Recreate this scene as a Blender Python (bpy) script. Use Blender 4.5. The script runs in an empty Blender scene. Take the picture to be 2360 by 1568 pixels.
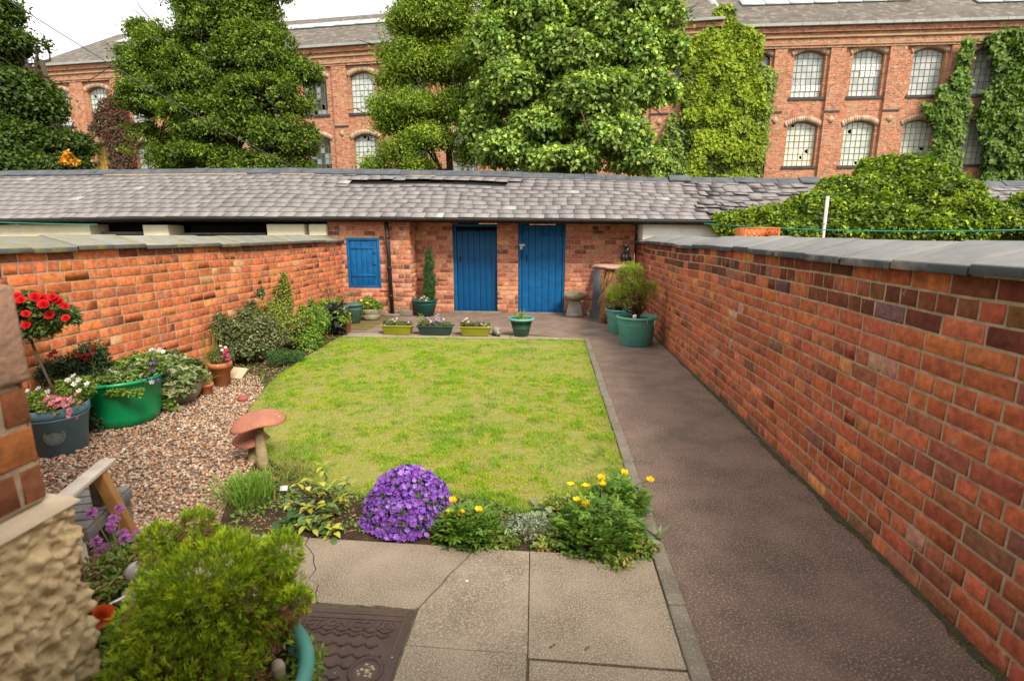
import bpy, math, random
import numpy as np
from mathutils import Vector
random.seed(7)
R = np.random.default_rng(11)
rad = math.radians
sc = bpy.context.scene

# ------------------------------------------------------------------ camera
H = 1.60
F = 1180.0 / 2360.0                       # focal length / sensor width
PITCH = math.atan(244 / 1180.0)
YAW = rad(4.27)
FW = Vector((-math.sin(YAW) * math.cos(PITCH), math.cos(YAW) * math.cos(PITCH), -math.sin(PITCH)))
cd = bpy.data.cameras.new('camera')
cam = bpy.data.objects.new('camera', cd)
sc.collection.objects.link(cam)
sc.camera = cam
cam.location = (0, 0, H)
cam.rotation_euler = FW.to_track_quat('-Z', 'Y').to_euler()
cd.sensor_width = 36
cd.lens = 18.0
cd.clip_start = 0.05
cd.clip_end = 600
cd.dof.use_dof = True
cd.dof.focus_distance = 5.5
cd.dof.aperture_fstop = 2.8

# ------------------------------------------------------------------ world, sun
SUN_DIR = Vector((0.44, -0.58, 0.70)).normalized()    # towards the sun
elev = math.asin(SUN_DIR.z)
azim = math.atan2(SUN_DIR.x, SUN_DIR.y)
w = bpy.data.worlds.new('World')
sc.world = w
w.use_nodes = True
nt = w.node_tree
nt.nodes.clear()
out = nt.nodes.new('ShaderNodeOutputWorld')
bg = nt.nodes.new('ShaderNodeBackground')
sky = nt.nodes.new('ShaderNodeTexSky')
sky.sky_type = 'NISHITA'
sky.sun_disc = False
sky.sun_elevation = elev
sky.sun_rotation = azim
sky.air_density = 1.0
sky.dust_density = 3.0
# thin bright overcast over the physical sky
tc = nt.nodes.new('ShaderNodeTexCoord')
mp = nt.nodes.new('ShaderNodeMapping')
mp.inputs['Scale'].default_value = (1.0, 1.0, 2.6)
nz = nt.nodes.new('ShaderNodeTexNoise')
nz.inputs['Scale'].default_value = 1.7
nz.inputs['Detail'].default_value = 5
nz.inputs['Roughness'].default_value = 0.5
cr = nt.nodes.new('ShaderNodeValToRGB')
cr.color_ramp.elements[0].position = 0.35
cr.color_ramp.elements[0].color = (9.7, 9.5, 9.2, 1)
cr.color_ramp.elements[1].position = 0.65
cr.color_ramp.elements[1].color = (12.9, 12.4, 11.8, 1)
mx = nt.nodes.new('ShaderNodeMix')
mx.data_type = 'RGBA'
mx.inputs['Factor'].default_value = 0.9
nt.links.new(tc.outputs['Generated'], mp.inputs['Vector'])
nt.links.new(mp.outputs['Vector'], nz.inputs['Vector'])
nt.links.new(nz.outputs['Fac'], cr.inputs['Fac'])
nt.links.new(sky.outputs['Color'], mx.inputs['A'])
nt.links.new(cr.outputs['Color'], mx.inputs['B'])
nt.links.new(mx.outputs['Result'], bg.inputs['Color'])
bg.inputs['Strength'].default_value = 0.105
nt.links.new(bg.outputs['Background'], out.inputs['Surface'])
sl = bpy.data.lights.new('sun', 'SUN')
sl.energy = 3.7
sl.angle = rad(18)
sl.color = (1.0, 0.90, 0.76)
sun = bpy.data.objects.new('sun', sl)
sun.rotation_euler = (-SUN_DIR).to_track_quat('-Z', 'Y').to_euler()
sun.location = (8, -5, 14)
sc.collection.objects.link(sun)
sc.view_settings.view_transform = 'Standard'
sc.view_settings.look = 'None'
sc.view_settings.exposure = 0.45
sc.view_settings.gamma = 1.0
sc.render.engine = 'CYCLES'
sc.cycles.max_bounces = 6
sc.cycles.transparent_max_bounces = 4

# ------------------------------------------------------------------ pixel -> point (real plane) helper, photo read at 2360 px width
_rt = Vector((math.cos(YAW), math.sin(YAW), 0))
_up = _rt.cross(FW)
def ray(u, v):
    return FW + _rt * ((u - 1180) / 1180.0) - _up * ((v - 784) / 1180.0)
def gz(u, v, z=0.0):
    d = ray(u, v); t = (z - H) / d.z
    return np.array((d.x * t, d.y * t, z))
def gy(u, v, y):
    d = ray(u, v); t = y / d.y
    return np.array((d.x * t, y, H + d.z * t))

# ------------------------------------------------------------------ mesh builder
WORLD = {}
class MB:
    def __init__(self):
        self.V = []; self.F = []; self.C = []; self.U = []; self.n = 0
    def add(self, V, Fs, C=(0.5, 0.5, 0.5), U=None):
        V = np.asarray(V, dtype=np.float64).reshape(-1, 3)
        if not isinstance(Fs, list) or (len(Fs) and np.isscalar(Fs[0][0])):
            Fs = [Fs]
        C = np.asarray(C, dtype=np.float64)
        if C.ndim == 1:
            C = np.broadcast_to(C, (len(V), 3))
        self.V.append(V); self.C.append(C)
        self.U.append(np.zeros((len(V), 3)) if U is None else np.asarray(U, dtype=np.float64))
        for f in Fs:
            f = np.asarray(f, dtype=np.int64)
            if f.ndim == 1: f = f[None]
            if f.size: self.F.append(f + self.n)
        self.n += len(V)
    def face(self, pts, C=(.5, .5, .5), U=None):
        self.add(pts, [np.arange(len(pts))[None]], C, U)
    def box(self, p0, p1, C=(.5, .5, .5)):
        x0, y0, z0 = p0; x1, y1, z1 = p1
        V = [(x0, y0, z0), (x1, y0, z0), (x1, y1, z0), (x0, y1, z0), (x0, y0, z1), (x1, y0, z1), (x1, y1, z1), (x0, y1, z1)]
        self.add(V, BOXF, C)
    def hexa(self, b, t, C=(.5, .5, .5)):
        self.add(list(b) + list(t), BOXF, C)
    def beam(self, a, b, w, h, C=(.5, .5, .5), up=(0, 0, 1)):
        a = np.array(a, float); b = np.array(b, float)
        d = b - a; d /= np.linalg.norm(d)
        s = np.cross(d, up); s /= np.linalg.norm(s)
        t = np.cross(s, d)
        q = [(-1, -1), (1, -1), (1, 1), (-1, 1)]
        self.hexa([a + s * w / 2 * i + t * h / 2 * j for i, j in q], [b + s * w / 2 * i + t * h / 2 * j for i, j in q], C)
    def tube(self, pts, rs, seg=8, C=(.13, .20, .05), cap=True):
        pts = np.array(pts, float); n = len(pts)
        rs = np.broadcast_to(np.asarray(rs, float), (n,))
        V = []
        ref = np.array((0.13, 0.21, 1.0))
        for i in range(n):
            d = pts[min(i + 1, n - 1)] - pts[max(i - 1, 0)]
            d = d / (np.linalg.norm(d) + 1e-9)
            if abs(d @ ref) / np.linalg.norm(ref) > .97: r2 = np.array((1., 0.1, 0))
            else: r2 = ref
            s = np.cross(d, r2); s /= np.linalg.norm(s); t = np.cross(s, d)
            for k in range(seg):
                a = 2 * math.pi * k / seg
                V.append(pts[i] + (s * math.cos(a) + t * math.sin(a)) * rs[i])
        Fq = [[i * seg + k, i * seg + (k + 1) % seg, (i + 1) * seg + (k + 1) % seg, (i + 1) * seg + k] for i in range(n - 1) for k in range(seg)]
        fs = [np.array(Fq)]
        if cap:
            fs += [np.arange(seg)[None, ::-1], np.arange((n - 1) * seg, n * seg)[None]]
        self.add(V, fs, C)
    def lathe(self, c, prof, seg=28, sx=1, sy=1, C=(.5, .5, .5), wob=0, seed=0, cap=True):
        rr = np.random.default_rng(seed); V = []
        ph = rr.uniform(0, 6.28, 4)
        for r, z in prof:
            for k in range(seg):
                a = 2 * math.pi * k / seg
                q = 1 + wob * (math.sin(3 * a + ph[0] + z * 4) * .5 + math.sin(5 * a + ph[1]) * .35 + math.sin(2 * a + ph[2]) * .4)
                V.append((c[0] + r * q * math.cos(a) * sx, c[1] + r * q * math.sin(a) * sy, c[2] + z + (wob * r * .5 * math.sin(4 * a + ph[3]))))
        n = len(prof)
        Fq = [[i * seg + k, i * seg + (k + 1) % seg, (i + 1) * seg + (k + 1) % seg, (i + 1) * seg + k] for i in range(n - 1) for k in range(seg)]
        fs = [np.array(Fq)]
        if cap: fs += [np.arange(seg)[None, ::-1], np.arange((n - 1) * seg, n * seg)[None]]
        self.add(V, fs, C)
    def blob(self, c, r, C=(.5, .5, .5), wob=.15, seed=0, nu=14, nv=9):
        rr = np.random.default_rng(seed); V = []
        ph = rr.uniform(0, 6.28, 6)
        for i in range(nv + 1):
            th = math.pi * i / nv
            for k in range(nu):
                a = 2 * math.pi * k / nu
                d = np.array((math.sin(th) * math.cos(a), math.sin(th) * math.sin(a), math.cos(th)))
                q = 1 + wob * (math.sin(3 * d[0] + ph[0]) + math.sin(4 * d[1] + ph[1]) + math.sin(5 * d[2] + ph[2]) + .5 * math.sin(9 * d[0] + ph[3]) * math.sin(8 * d[1] + ph[4])) / 2
                V.append(np.array(c) + d * np.array(r) * q)
        Fq = [[i * nu + k, (i + 1) * nu + k, (i + 1) * nu + (k + 1) % nu, i * nu + (k + 1) % nu] for i in range(nv) for k in range(nu)]
        self.add(V, [np.array(Fq)], C)
    def build(self, name, mat, parent=None, smooth=False, bevel=0):
        V = np.concatenate(self.V); C = np.concatenate(self.C); U = np.concatenate(self.U)
        if parent is not None:
            V = V - WORLD[parent.name]
        me = bpy.data.meshes.new(name)
        me.vertices.add(len(V)); me.vertices.foreach_set('co', V.astype(np.float32).ravel())
        idx = np.concatenate([f.ravel() for f in self.F])
        sizes = np.concatenate([np.full(len(f), f.shape[1]) for f in self.F])
        starts = np.concatenate([[0], np.cumsum(sizes)[:-1]])
        me.loops.add(len(idx)); me.loops.foreach_set('vertex_index', idx.astype(np.int32))
        me.polygons.add(len(sizes)); me.polygons.foreach_set('loop_start', starts.astype(np.int32))
        me.update(calc_edges=True); me.validate()
        if len(me.vertices) == len(V):
            a = me.attributes.new('Col', 'FLOAT_COLOR', 'POINT')
            a.data.foreach_set('color', np.concatenate([C, np.ones((len(C), 1))], 1).astype(np.float32).ravel())
            a = me.attributes.new('UVW', 'FLOAT_VECTOR', 'POINT')
            a.data.foreach_set('vector', U.astype(np.float32).ravel())
        if smooth: me.polygons.foreach_set('use_smooth', [True] * len(me.polygons))
        me.materials.append(mat)
        o = bpy.data.objects.new(name, me)
        sc.collection.objects.link(o)
        if parent is not None:
            o.parent = parent
            WORLD[o.name] = WORLD[parent.name]
        else:
            WORLD[o.name] = np.zeros(3)
        if bevel:
            b = o.modifiers.new('bevel', 'BEVEL'); b.width = bevel; b.segments = 2; b.limit_method = 'ANGLE'
        return o
BOXF = np.array([[0, 3, 2, 1], [4, 5, 6, 7], [0, 1, 5, 4], [1, 2, 6, 5], [2, 3, 7, 6], [3, 0, 4, 7]])

def tag(o, label=None, cat=None, group=None, kind=None):
    if label: o['label'] = label
    if cat: o['category'] = cat
    if group: o['group'] = group
    if kind: o['kind'] = kind
    return o
def thing(name, loc, label, cat, group=None):
    o = bpy.data.objects.new(name, None)
    o.empty_display_size = .1
    o.location = [float(a) for a in loc]
    sc.collection.objects.link(o)
    WORLD[o.name] = np.array(loc, float)
    return tag(o, label, cat, group)

# ------------------------------------------------------------------ numpy noise
_G = R.random((256, 256))
def vnoise(x, y, s=1.0, seed=0):
    x = np.asarray(x) * s + seed * 17.3 + 100; y = np.asarray(y) * s + seed * 9.7 + 100
    xi = np.floor(x).astype(int); yi = np.floor(y).astype(int)
    fx = x - xi; fy = y - yi; fx = fx * fx * (3 - 2 * fx); fy = fy * fy * (3 - 2 * fy)
    g = lambda i, j: _G[i % 256, j % 256]
    return (g(xi, yi) * (1 - fx) + g(xi + 1, yi) * fx) * (1 - fy) + (g(xi, yi + 1) * (1 - fx) + g(xi + 1, yi + 1) * fx) * fy
def fbm(x, y, s=1.0, seed=0):
    return (vnoise(x, y, s, seed) + .5 * vnoise(x, y, s * 2.1, seed + 1) + .25 * vnoise(x, y, s * 4.3, seed + 2)) / 1.75
def inpoly(x, y, P):
    P = np.asarray(P); c = np.zeros(len(x), bool); j = len(P) - 1
    for i in range(len(P)):
        xi, yi = P[i]; xj, yj = P[j]
        c ^= ((yi > y) != (yj > y)) & (x < (xj - xi) * (y - yi) / (yj - yi + 1e-12) + xi)
        j = i
    return c
def pick(P, n, dens=None):
    P = np.asarray(P); lo = P.min(0); hi = P.max(0); X = []
    got = 0
    while got < n:
        q = R.uniform(lo, hi, (n * 2, 2)); q = q[inpoly(q[:, 0], q[:, 1], P)]
        if dens is not None: q = q[R.random(len(q)) < dens(q[:, 0], q[:, 1])]
        X.append(q); got += len(q)
    return np.concatenate(X)[:n]

# ------------------------------------------------------------------ materials
def nmat(name):
    m = bpy.data.materials.new(name); m.use_nodes = True
    t = m.node_tree; b = t.nodes['Principled BSDF']
    return m, t, b
def N(t, typ, **kw):
    n = t.nodes.new(typ)
    for k, v in kw.items():
        if k in n.inputs: n.inputs[k].default_value = v
        else: setattr(n, k, v)
    return n
def rgb(c): return (c[0], c[1], c[2], 1)
def mixc(t, fac, a, b, mode='MIX'):
    n = t.nodes.new('ShaderNodeMix'); n.data_type = 'RGBA'; n.blend_type = mode
    for s, v in (('Factor', fac), ('A', a), ('B', b)):
        if isinstance(v, (int, float)): n.inputs[s].default_value = v
        elif isinstance(v, tuple): n.inputs[s].default_value = rgb(v)
        else: t.links.new(v, n.inputs[s])
    return n.outputs['Result']
def noise(t, scale, detail=4, vec=None, rough=.55):
    n = N(t, 'ShaderNodeTexNoise'); n.inputs['Scale'].default_value = scale; n.inputs['Detail'].default_value = detail
    n.inputs['Roughness'].default_value = rough
    if vec is None:
        tc = N(t, 'ShaderNodeNewGeometry'); vec = tc.outputs['Position']
    t.links.new(vec, n.inputs['Vector'])
    return n.outputs['Fac']
def ramp(t, fac, p0, p1, c0=(0, 0, 0), c1=(1, 1, 1)):
    n = N(t, 'ShaderNodeValToRGB'); e = n.color_ramp.elements
    e[0].position = p0; e[0].color = rgb(c0); e[1].position = p1; e[1].color = rgb(c1)
    t.links.new(fac, n.inputs['Fac']); return n.outputs['Color']
def bump(t, b, h, dist, strength=1.0):
    n = N(t, 'ShaderNodeBump'); n.inputs['Distance'].default_value = dist; n.inputs['Strength'].default_value = strength
    t.links.new(h, n.inputs['Height']); t.links.new(n.outputs['Normal'], b.inputs['Normal'])
def surf(name, c1, c2, scale=8, rough=.8, bs=40, bd=.002, spec=.3, metal=0, p0=.35, p1=.65, speck=None, speckscale=200, specp=.62):
    """noise-mottled surface; optional fine speckle"""
    m, t, b = nmat(name)
    col = mixc(t, ramp(t, noise(t, scale, 6), p0, p1), c1, c2)
    if speck: col = mixc(t, ramp(t, noise(t, speckscale, 2), specp - .03, specp + .09), col, speck)
    t.links.new(col, b.inputs['Base Color'])
    b.inputs['Roughness'].default_value = rough; b.inputs['Specular IOR Level'].default_value = spec
    b.inputs['Metallic'].default_value = metal
    if bd: bump(t, b, noise(t, bs, 5), bd)
    return m
def attrmat(name, rough=.8, spec=.3, bs=60, bd=.001, var=.25, vs=30, stain=None, stp=(.6, .75), sts=3, soot=None, sop=(.6, .75), sos=2):
    m, t, b = nmat(name)
    a = N(t, 'ShaderNodeAttribute'); a.attribute_name = 'Col'
    v = ramp(t, noise(t, vs, 5), .25, .75, (1 - var,) * 3, (1 + var,) * 3)
    col = mixc(t, 1.0, a.outputs['Color'], v, 'MULTIPLY')
    if stain: col = mixc(t, ramp(t, noise(t, sts, 6, rough=.65), *stp), col, stain)
    if soot: col = mixc(t, ramp(t, noise(t, sos, 5, rough=.6), *sop), col, soot)
    t.links.new(col, b.inputs['Base Color'])
    b.inputs['Roughness'].default_value = rough; b.inputs['Specular IOR Level'].default_value = spec
    if bd: bump(t, b, noise(t, bs, 5), bd)
    return m
def leafmat(name, rough=.5, trans=.3, spec=.35):
    m, t, b = nmat(name)
    a = N(t, 'ShaderNodeAttribute'); a.attribute_name = 'Col'
    t.links.new(a.outputs['Color'], b.inputs['Base Color'])
    b.inputs['Roughness'].default_value = rough; b.inputs['Specular IOR Level'].default_value = spec
    tr = N(t, 'ShaderNodeBsdfTranslucent'); t.links.new(mixc(t, 1.0, a.outputs['Color'], (1.25, 1.3, .6), 'MULTIPLY'), tr.inputs['Color'])
    ms = N(t, 'ShaderNodeMixShader'); ms.inputs['Fac'].default_value = trans
    o = t.nodes['Material Output']
    t.links.new(b.outputs['BSDF'], ms.inputs[1]); t.links.new(tr.outputs['BSDF'], ms.inputs[2]); t.links.new(ms.outputs['Shader'], o.inputs['Surface'])
    return m

M = {}
M['brick'] = attrmat('weathered_brick', .88, .2, 80, .003, .42, 24, stain=(.55, .37, .28), stp=(.64, .80), sts=9, soot=(.09, .05, .038), sop=(.58, .84), sos=8)
M['mortar'] = surf('lime_mortar', (.47, .355, .23), (.29, .22, .14), 14, .95, 120, .004)
M['coping_left'] = attrmat('mossy_coping', .75, .3, 60, .002, .2, 12, stain=(.20, .19, .06), stp=(.5, .7), sts=5)
M['coping_right'] = attrmat('blue_grey_coping', .6, .4, 60, .0015, .16, 12, stain=(.27, .245, .21), stp=(.5, .75), sts=4)
M['slate'] = attrmat('roof_slate', .55, .45, 30, .0012, .22, 14, stain=(.33, .30, .29), stp=(.62, .8), sts=5)
M['ridge'] = surf('ridge_tile', (.055, .065, .08), (.10, .11, .12), 5, .6, 40, .001)
M['blackwood'] = surf('black_painted_timber', (.010, .009, .009), (.022, .02, .018), 6, .6, 30, .001)
M['dark'] = surf('dark_interior', (.006, .005, .005), (.012, .01, .009), 4, .95, 20, 0)
M['cream'] = surf('cream_render', (.84, .79, .56), (.76, .70, .48), 3, .9, 60, .002)
M['white_wall'] = surf('white_painted_brick', (.86, .84, .76), (.76, .73, .64), 5, .85, 40, .003)
M['blue'] = surf('chalky_blue_paint', (.002, .125, .34), (.001, .09, .26), 9, .6, 60, .0012, speck=(.13, .22, .33), speckscale=26, specp=.69)
M['bluedark'] = surf('shaded_blue_paint', (.001, .085, .245), (.001, .07, .20), 5, .5, 60, .0008, speck=(.10, .17, .26), speckscale=30, specp=.73)  # blue darkened for the shade of the door recess; shutter hinges share it
M['iron'] = surf('black_iron', (.012, .011, .010), (.03, .02, .016), 12, .5, 60, .001)
M['steel'] = surf('zinc_steel', (.55, .54, .50), (.40, .38, .34), 20, .4, 60, 0, metal=.7)
M['asphalt'] = surf('red_tarmac', (.27, .19, .15), (.165, .12, .095), 3.2, .92, 150, .016, speck=(.44, .335, .27), speckscale=105, specp=.56, p0=.35, p1=.62)
M['concrete'] = surf('concrete_slab', (.30, .245, .18), (.17, .135, .095), 4.2, .9, 110, .004, speck=(.44, .37, .28), speckscale=170, specp=.52, p0=.3, p1=.7)
M['kerb'] = surf('concrete_kerb', (.22, .19, .15), (.15, .13, .10), 6, .9, 120, .003, speck=(.40, .36, .30), speckscale=120, specp=.62)
M['soil'] = surf('garden_soil', (.075, .048, .028), (.035, .022, .013), 12, .95, 60, .015, speck=(.20, .15, .10), speckscale=80, specp=.66)
M['moss'] = surf('mossy_tarmac', (.13, .085, .045), (.16, .13, .035), 6, .95, 60, .008, speck=(.25, .20, .09), speckscale=60, specp=.62)
M['thatch'] = surf('dry_thatch', (.25, .25, .055), (.19, .24, .035), 5, .95, 80, .01, speck=(.36, .27, .13), speckscale=40, specp=.58)
M['ground'] = surf('rough_ground', (.10, .09, .05), (.07, .07, .03), .8, .95, 10, .01)
M['stone'] = attrmat('pebble', .7, .35, 80, .0005, .25, 90)
M['leaf'] = leafmat('leaf')
M['leafmatt'] = leafmat('soft_leaf', .65, .22, .25)
M['grass'] = leafmat('grass_blade', .6, .35, .25)
M['petal'] = leafmat('petal', .6, .3, .2)
M['bark'] = surf('bark', (.10, .075, .045), (.05, .04, .028), 14, .9, 60, .006)
M['twig'] = surf('brown_twig', (.12, .065, .035), (.07, .04, .025), 20, .9, 60, .002)
M['terra'] = surf('terracotta', (.48, .17, .07), (.40, .15, .07), 9, .8, 60, .001, speck=(.55, .35, .24), speckscale=30, specp=.70)
M['teal'] = surf('faded_teal_plastic', (.12, .37, .31), (.09, .31, .26), 5, .5, 60, .0006, speck=(.2, .38, .33), speckscale=24, specp=.68)
M['dkgreen'] = surf('dark_green_plastic', (.012, .085, .065), (.02, .10, .08), 6, .45, 60, .0004)
M['emerald'] = surf('emerald_plastic', (.0, .30, .10), (.0, .27, .09), 3, .32, 30, .0003, spec=.5, speck=(.25, .50, .35), speckscale=9, specp=.76)
M['greyblue'] = surf('grey_blue_glaze', (.15, .29, .38), (.12, .24, .32), 5, .4, 30, .0005, spec=.45)
M['olive'] = surf('lime_green_plastic', (.30, .32, .02), (.26, .27, .02), 5, .45, 60, .0004)
M['slategreen'] = surf('slate_green_plastic', (.03, .06, .055), (.04, .075, .07), 6, .5, 60, .0004)
M['caststone'] = surf('cast_stone', (.34, .30, .20), (.22, .20, .13), 8, .9, 50, .005, speck=(.13, .13, .06), speckscale=18, specp=.62)
M['stonegrey'] = surf('grey_stone', (.30, .28, .24), (.20, .19, .16), 10, .85, 60, .003)
M['mushcap'] = surf('weathered_red_stone', (.42, .16, .10), (.30, .13, .09), 10, .75, 70, .003, speck=(.5, .3, .2), speckscale=40, specp=.66)
M['mushstem'] = surf('buff_stone', (.40, .32, .19), (.24, .18, .10), 11, .85, 50, .005)
M['cast'] = surf('brown_cast_iron', (.095, .058, .046), (.07, .045, .038), 7, .55, 90, .0012, speck=(.20, .14, .11), speckscale=90, specp=.68)
M['render'] = surf('roughcast_render', (.56, .43, .24), (.46, .34, .19), 3, .95, 45, .0)
M['sill'] = surf('pale_limestone', (.62, .50, .36), (.50, .40, .28), 8, .9, 60, .003)
M['palewood'] = surf('bleached_wood', (.60, .54, .46), (.48, .42, .35), 12, .75, 60, .001)
M['warmwood'] = surf('orange_pine', (.46, .24, .085), (.36, .18, .06), 10, .6, 40, .001)
M['greywood'] = surf('grey_weathered_wood', (.20, .19, .18), (.13, .125, .12), 12, .85, 60, .002)
M['white'] = surf('white_plastic', (.78, .78, .76), (.7, .7, .68), 5, .5, 40, 0)
M['pink_metal'] = surf('pinkish_post', (.70, .58, .55), (.6, .48, .45), 5, .5, 40, 0)
M['orange'] = surf('orange_plastic', (.62, .16, .04), (.55, .14, .04), 5, .5, 40, 0)
M['cordgreen'] = surf('green_cord', (.02, .28, .20), (.02, .22, .16), 5, .5, 40, 0)
M['cable'] = surf('grey_cable', (.12, .14, .13), (.09, .10, .10), 5, .5, 40, 0)
M['blackgloss'] = surf('black_resin', (.008, .008, .008), (.014, .013, .012), 8, .35, 40, .001)
M['fibre'] = attrmat('palm_fibre', .9, .2, 60, .004, .35, 30)
M['redball'] = surf('dull_red_stone', (.28, .05, .045), (.36, .12, .10), 12, .6, 40, .001)
M['silver'] = surf('grey_glazed_ball', (.36, .35, .37), (.30, .29, .31), 5, .3, 40, 0, spec=.6)
M['facroof'] = surf('factory_slate', (.08, .068, .055), (.125, .108, .09), 1.6, .7, 6, .01, speck=(.19, .165, .13), speckscale=3, specp=.55)
M['facstone'] = surf('buff_stone_band', (.42, .31, .18), (.30, .22, .13), 2, .9, 20, .003)
M['facarch'] = attrmat('arch_brick', .9, .2, 30, .002, .25, 20)
M['sillblue'] = surf('blue_brick_sill', (.035, .04, .045), (.06, .06, .065), 6, .6, 30, .001)
M['glazing'] = surf('pale_glazing', (.55, .60, .60), (.48, .54, .55), 1.2, .3, 10, 0)
M['glass'] = attrmat('dusty_pane', .35, .4, 10, .002, .12, 4)
M['bar'] = surf('olive_window_bar', (.22, .23, .14), (.15, .16, .10), 8, .6, 40, 0)
M['paper'] = surf('white_paper', (.85, .85, .85), (.8, .8, .8), 5, .8, 40, 0)
M['ink'] = surf('grey_ink', (.30, .34, .40), (.28, .32, .38), 5, .8, 40, 0)
M['gutter'] = surf('pale_gutter', (.36, .38, .36), (.28, .30, .29), 5, .5, 40, 0)

def facbrick(name):
    m, t, b = nmat(name)
    a = N(t, 'ShaderNodeAttribute'); a.attribute_name = 'UVW'
    bt = N(t, 'ShaderNodeTexBrick'); t.links.new(a.outputs['Vector'], bt.inputs['Vector'])
    bt.inputs['Scale'].default_value = 1.0
    bt.inputs['Brick Width'].default_value = .235; bt.inputs['Row Height'].default_value = .08
    bt.inputs['Mortar Size'].default_value = .009; bt.inputs['Bias'].default_value = 0.0
    bt.inputs['Color1'].default_value = (.58, .19, .085, 1); bt.inputs['Color2'].default_value = (.25, .085, .05, 1)
    bt.inputs['Mortar'].default_value = (.44, .33, .22, 1)
    col = mixc(t, ramp(t, noise(t, .9, 6, a.outputs['Vector'], .7), .50, .68), bt.outputs['Color'], mixc(t, .55, bt.outputs['Color'], (.50, .32, .20)))
    col = mixc(t, ramp(t, noise(t, 6, 3, a.outputs['Vector'], .75), .54, .64), col, (.56, .37, .24))
    col = mixc(t, ramp(t, noise(t, 5.3, 4, a.outputs['Vector'], .75), .56, .68), col, (.14, .065, .05))
    t.links.new(col, b.inputs['Base Color']); b.inputs['Roughness'].default_value = .9
    bump(t, b, bt.outputs['Fac'], -.006)
    return m
M['facbrick'] = facbrick('mill_brick')

# ------------------------------------------------------------------ brickwork
PAL_L = [((.58, .165, .06), 7), ((.53, .15, .06), 6), ((.62, .20, .075), 4), ((.48, .14, .065), 3), ((.42, .14, .075), 1.2), ((.60, .31, .15), .7), ((.30, .12, .07), .25)]
PAL_R = [((.45, .12, .058), 8), ((.40, .11, .057), 7), ((.50, .145, .058), 3.6), ((.33, .105, .06), 3), ((.23, .095, .065), .8), ((.52, .20, .07), .7), ((.45, .22, .16), .4)]
PAL_O = [((.54, .20, .115), 5), ((.43, .15, .095), 3.5), ((.60, .27, .16), 3.5), ((.25, .095, .065), 1.6), ((.14, .075, .06), .5), ((.56, .27, .17), 2.2)]
def palpick(pal):
    ws = [p[1] for p in pal]
    c = np.array(random.choices(pal, ws)[0][0])
    return np.clip(c * random.uniform(.82, 1.18) * np.array([1, random.uniform(.9, 1.1), random.uniform(.88, 1.12)]), 0, 1)
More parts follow.
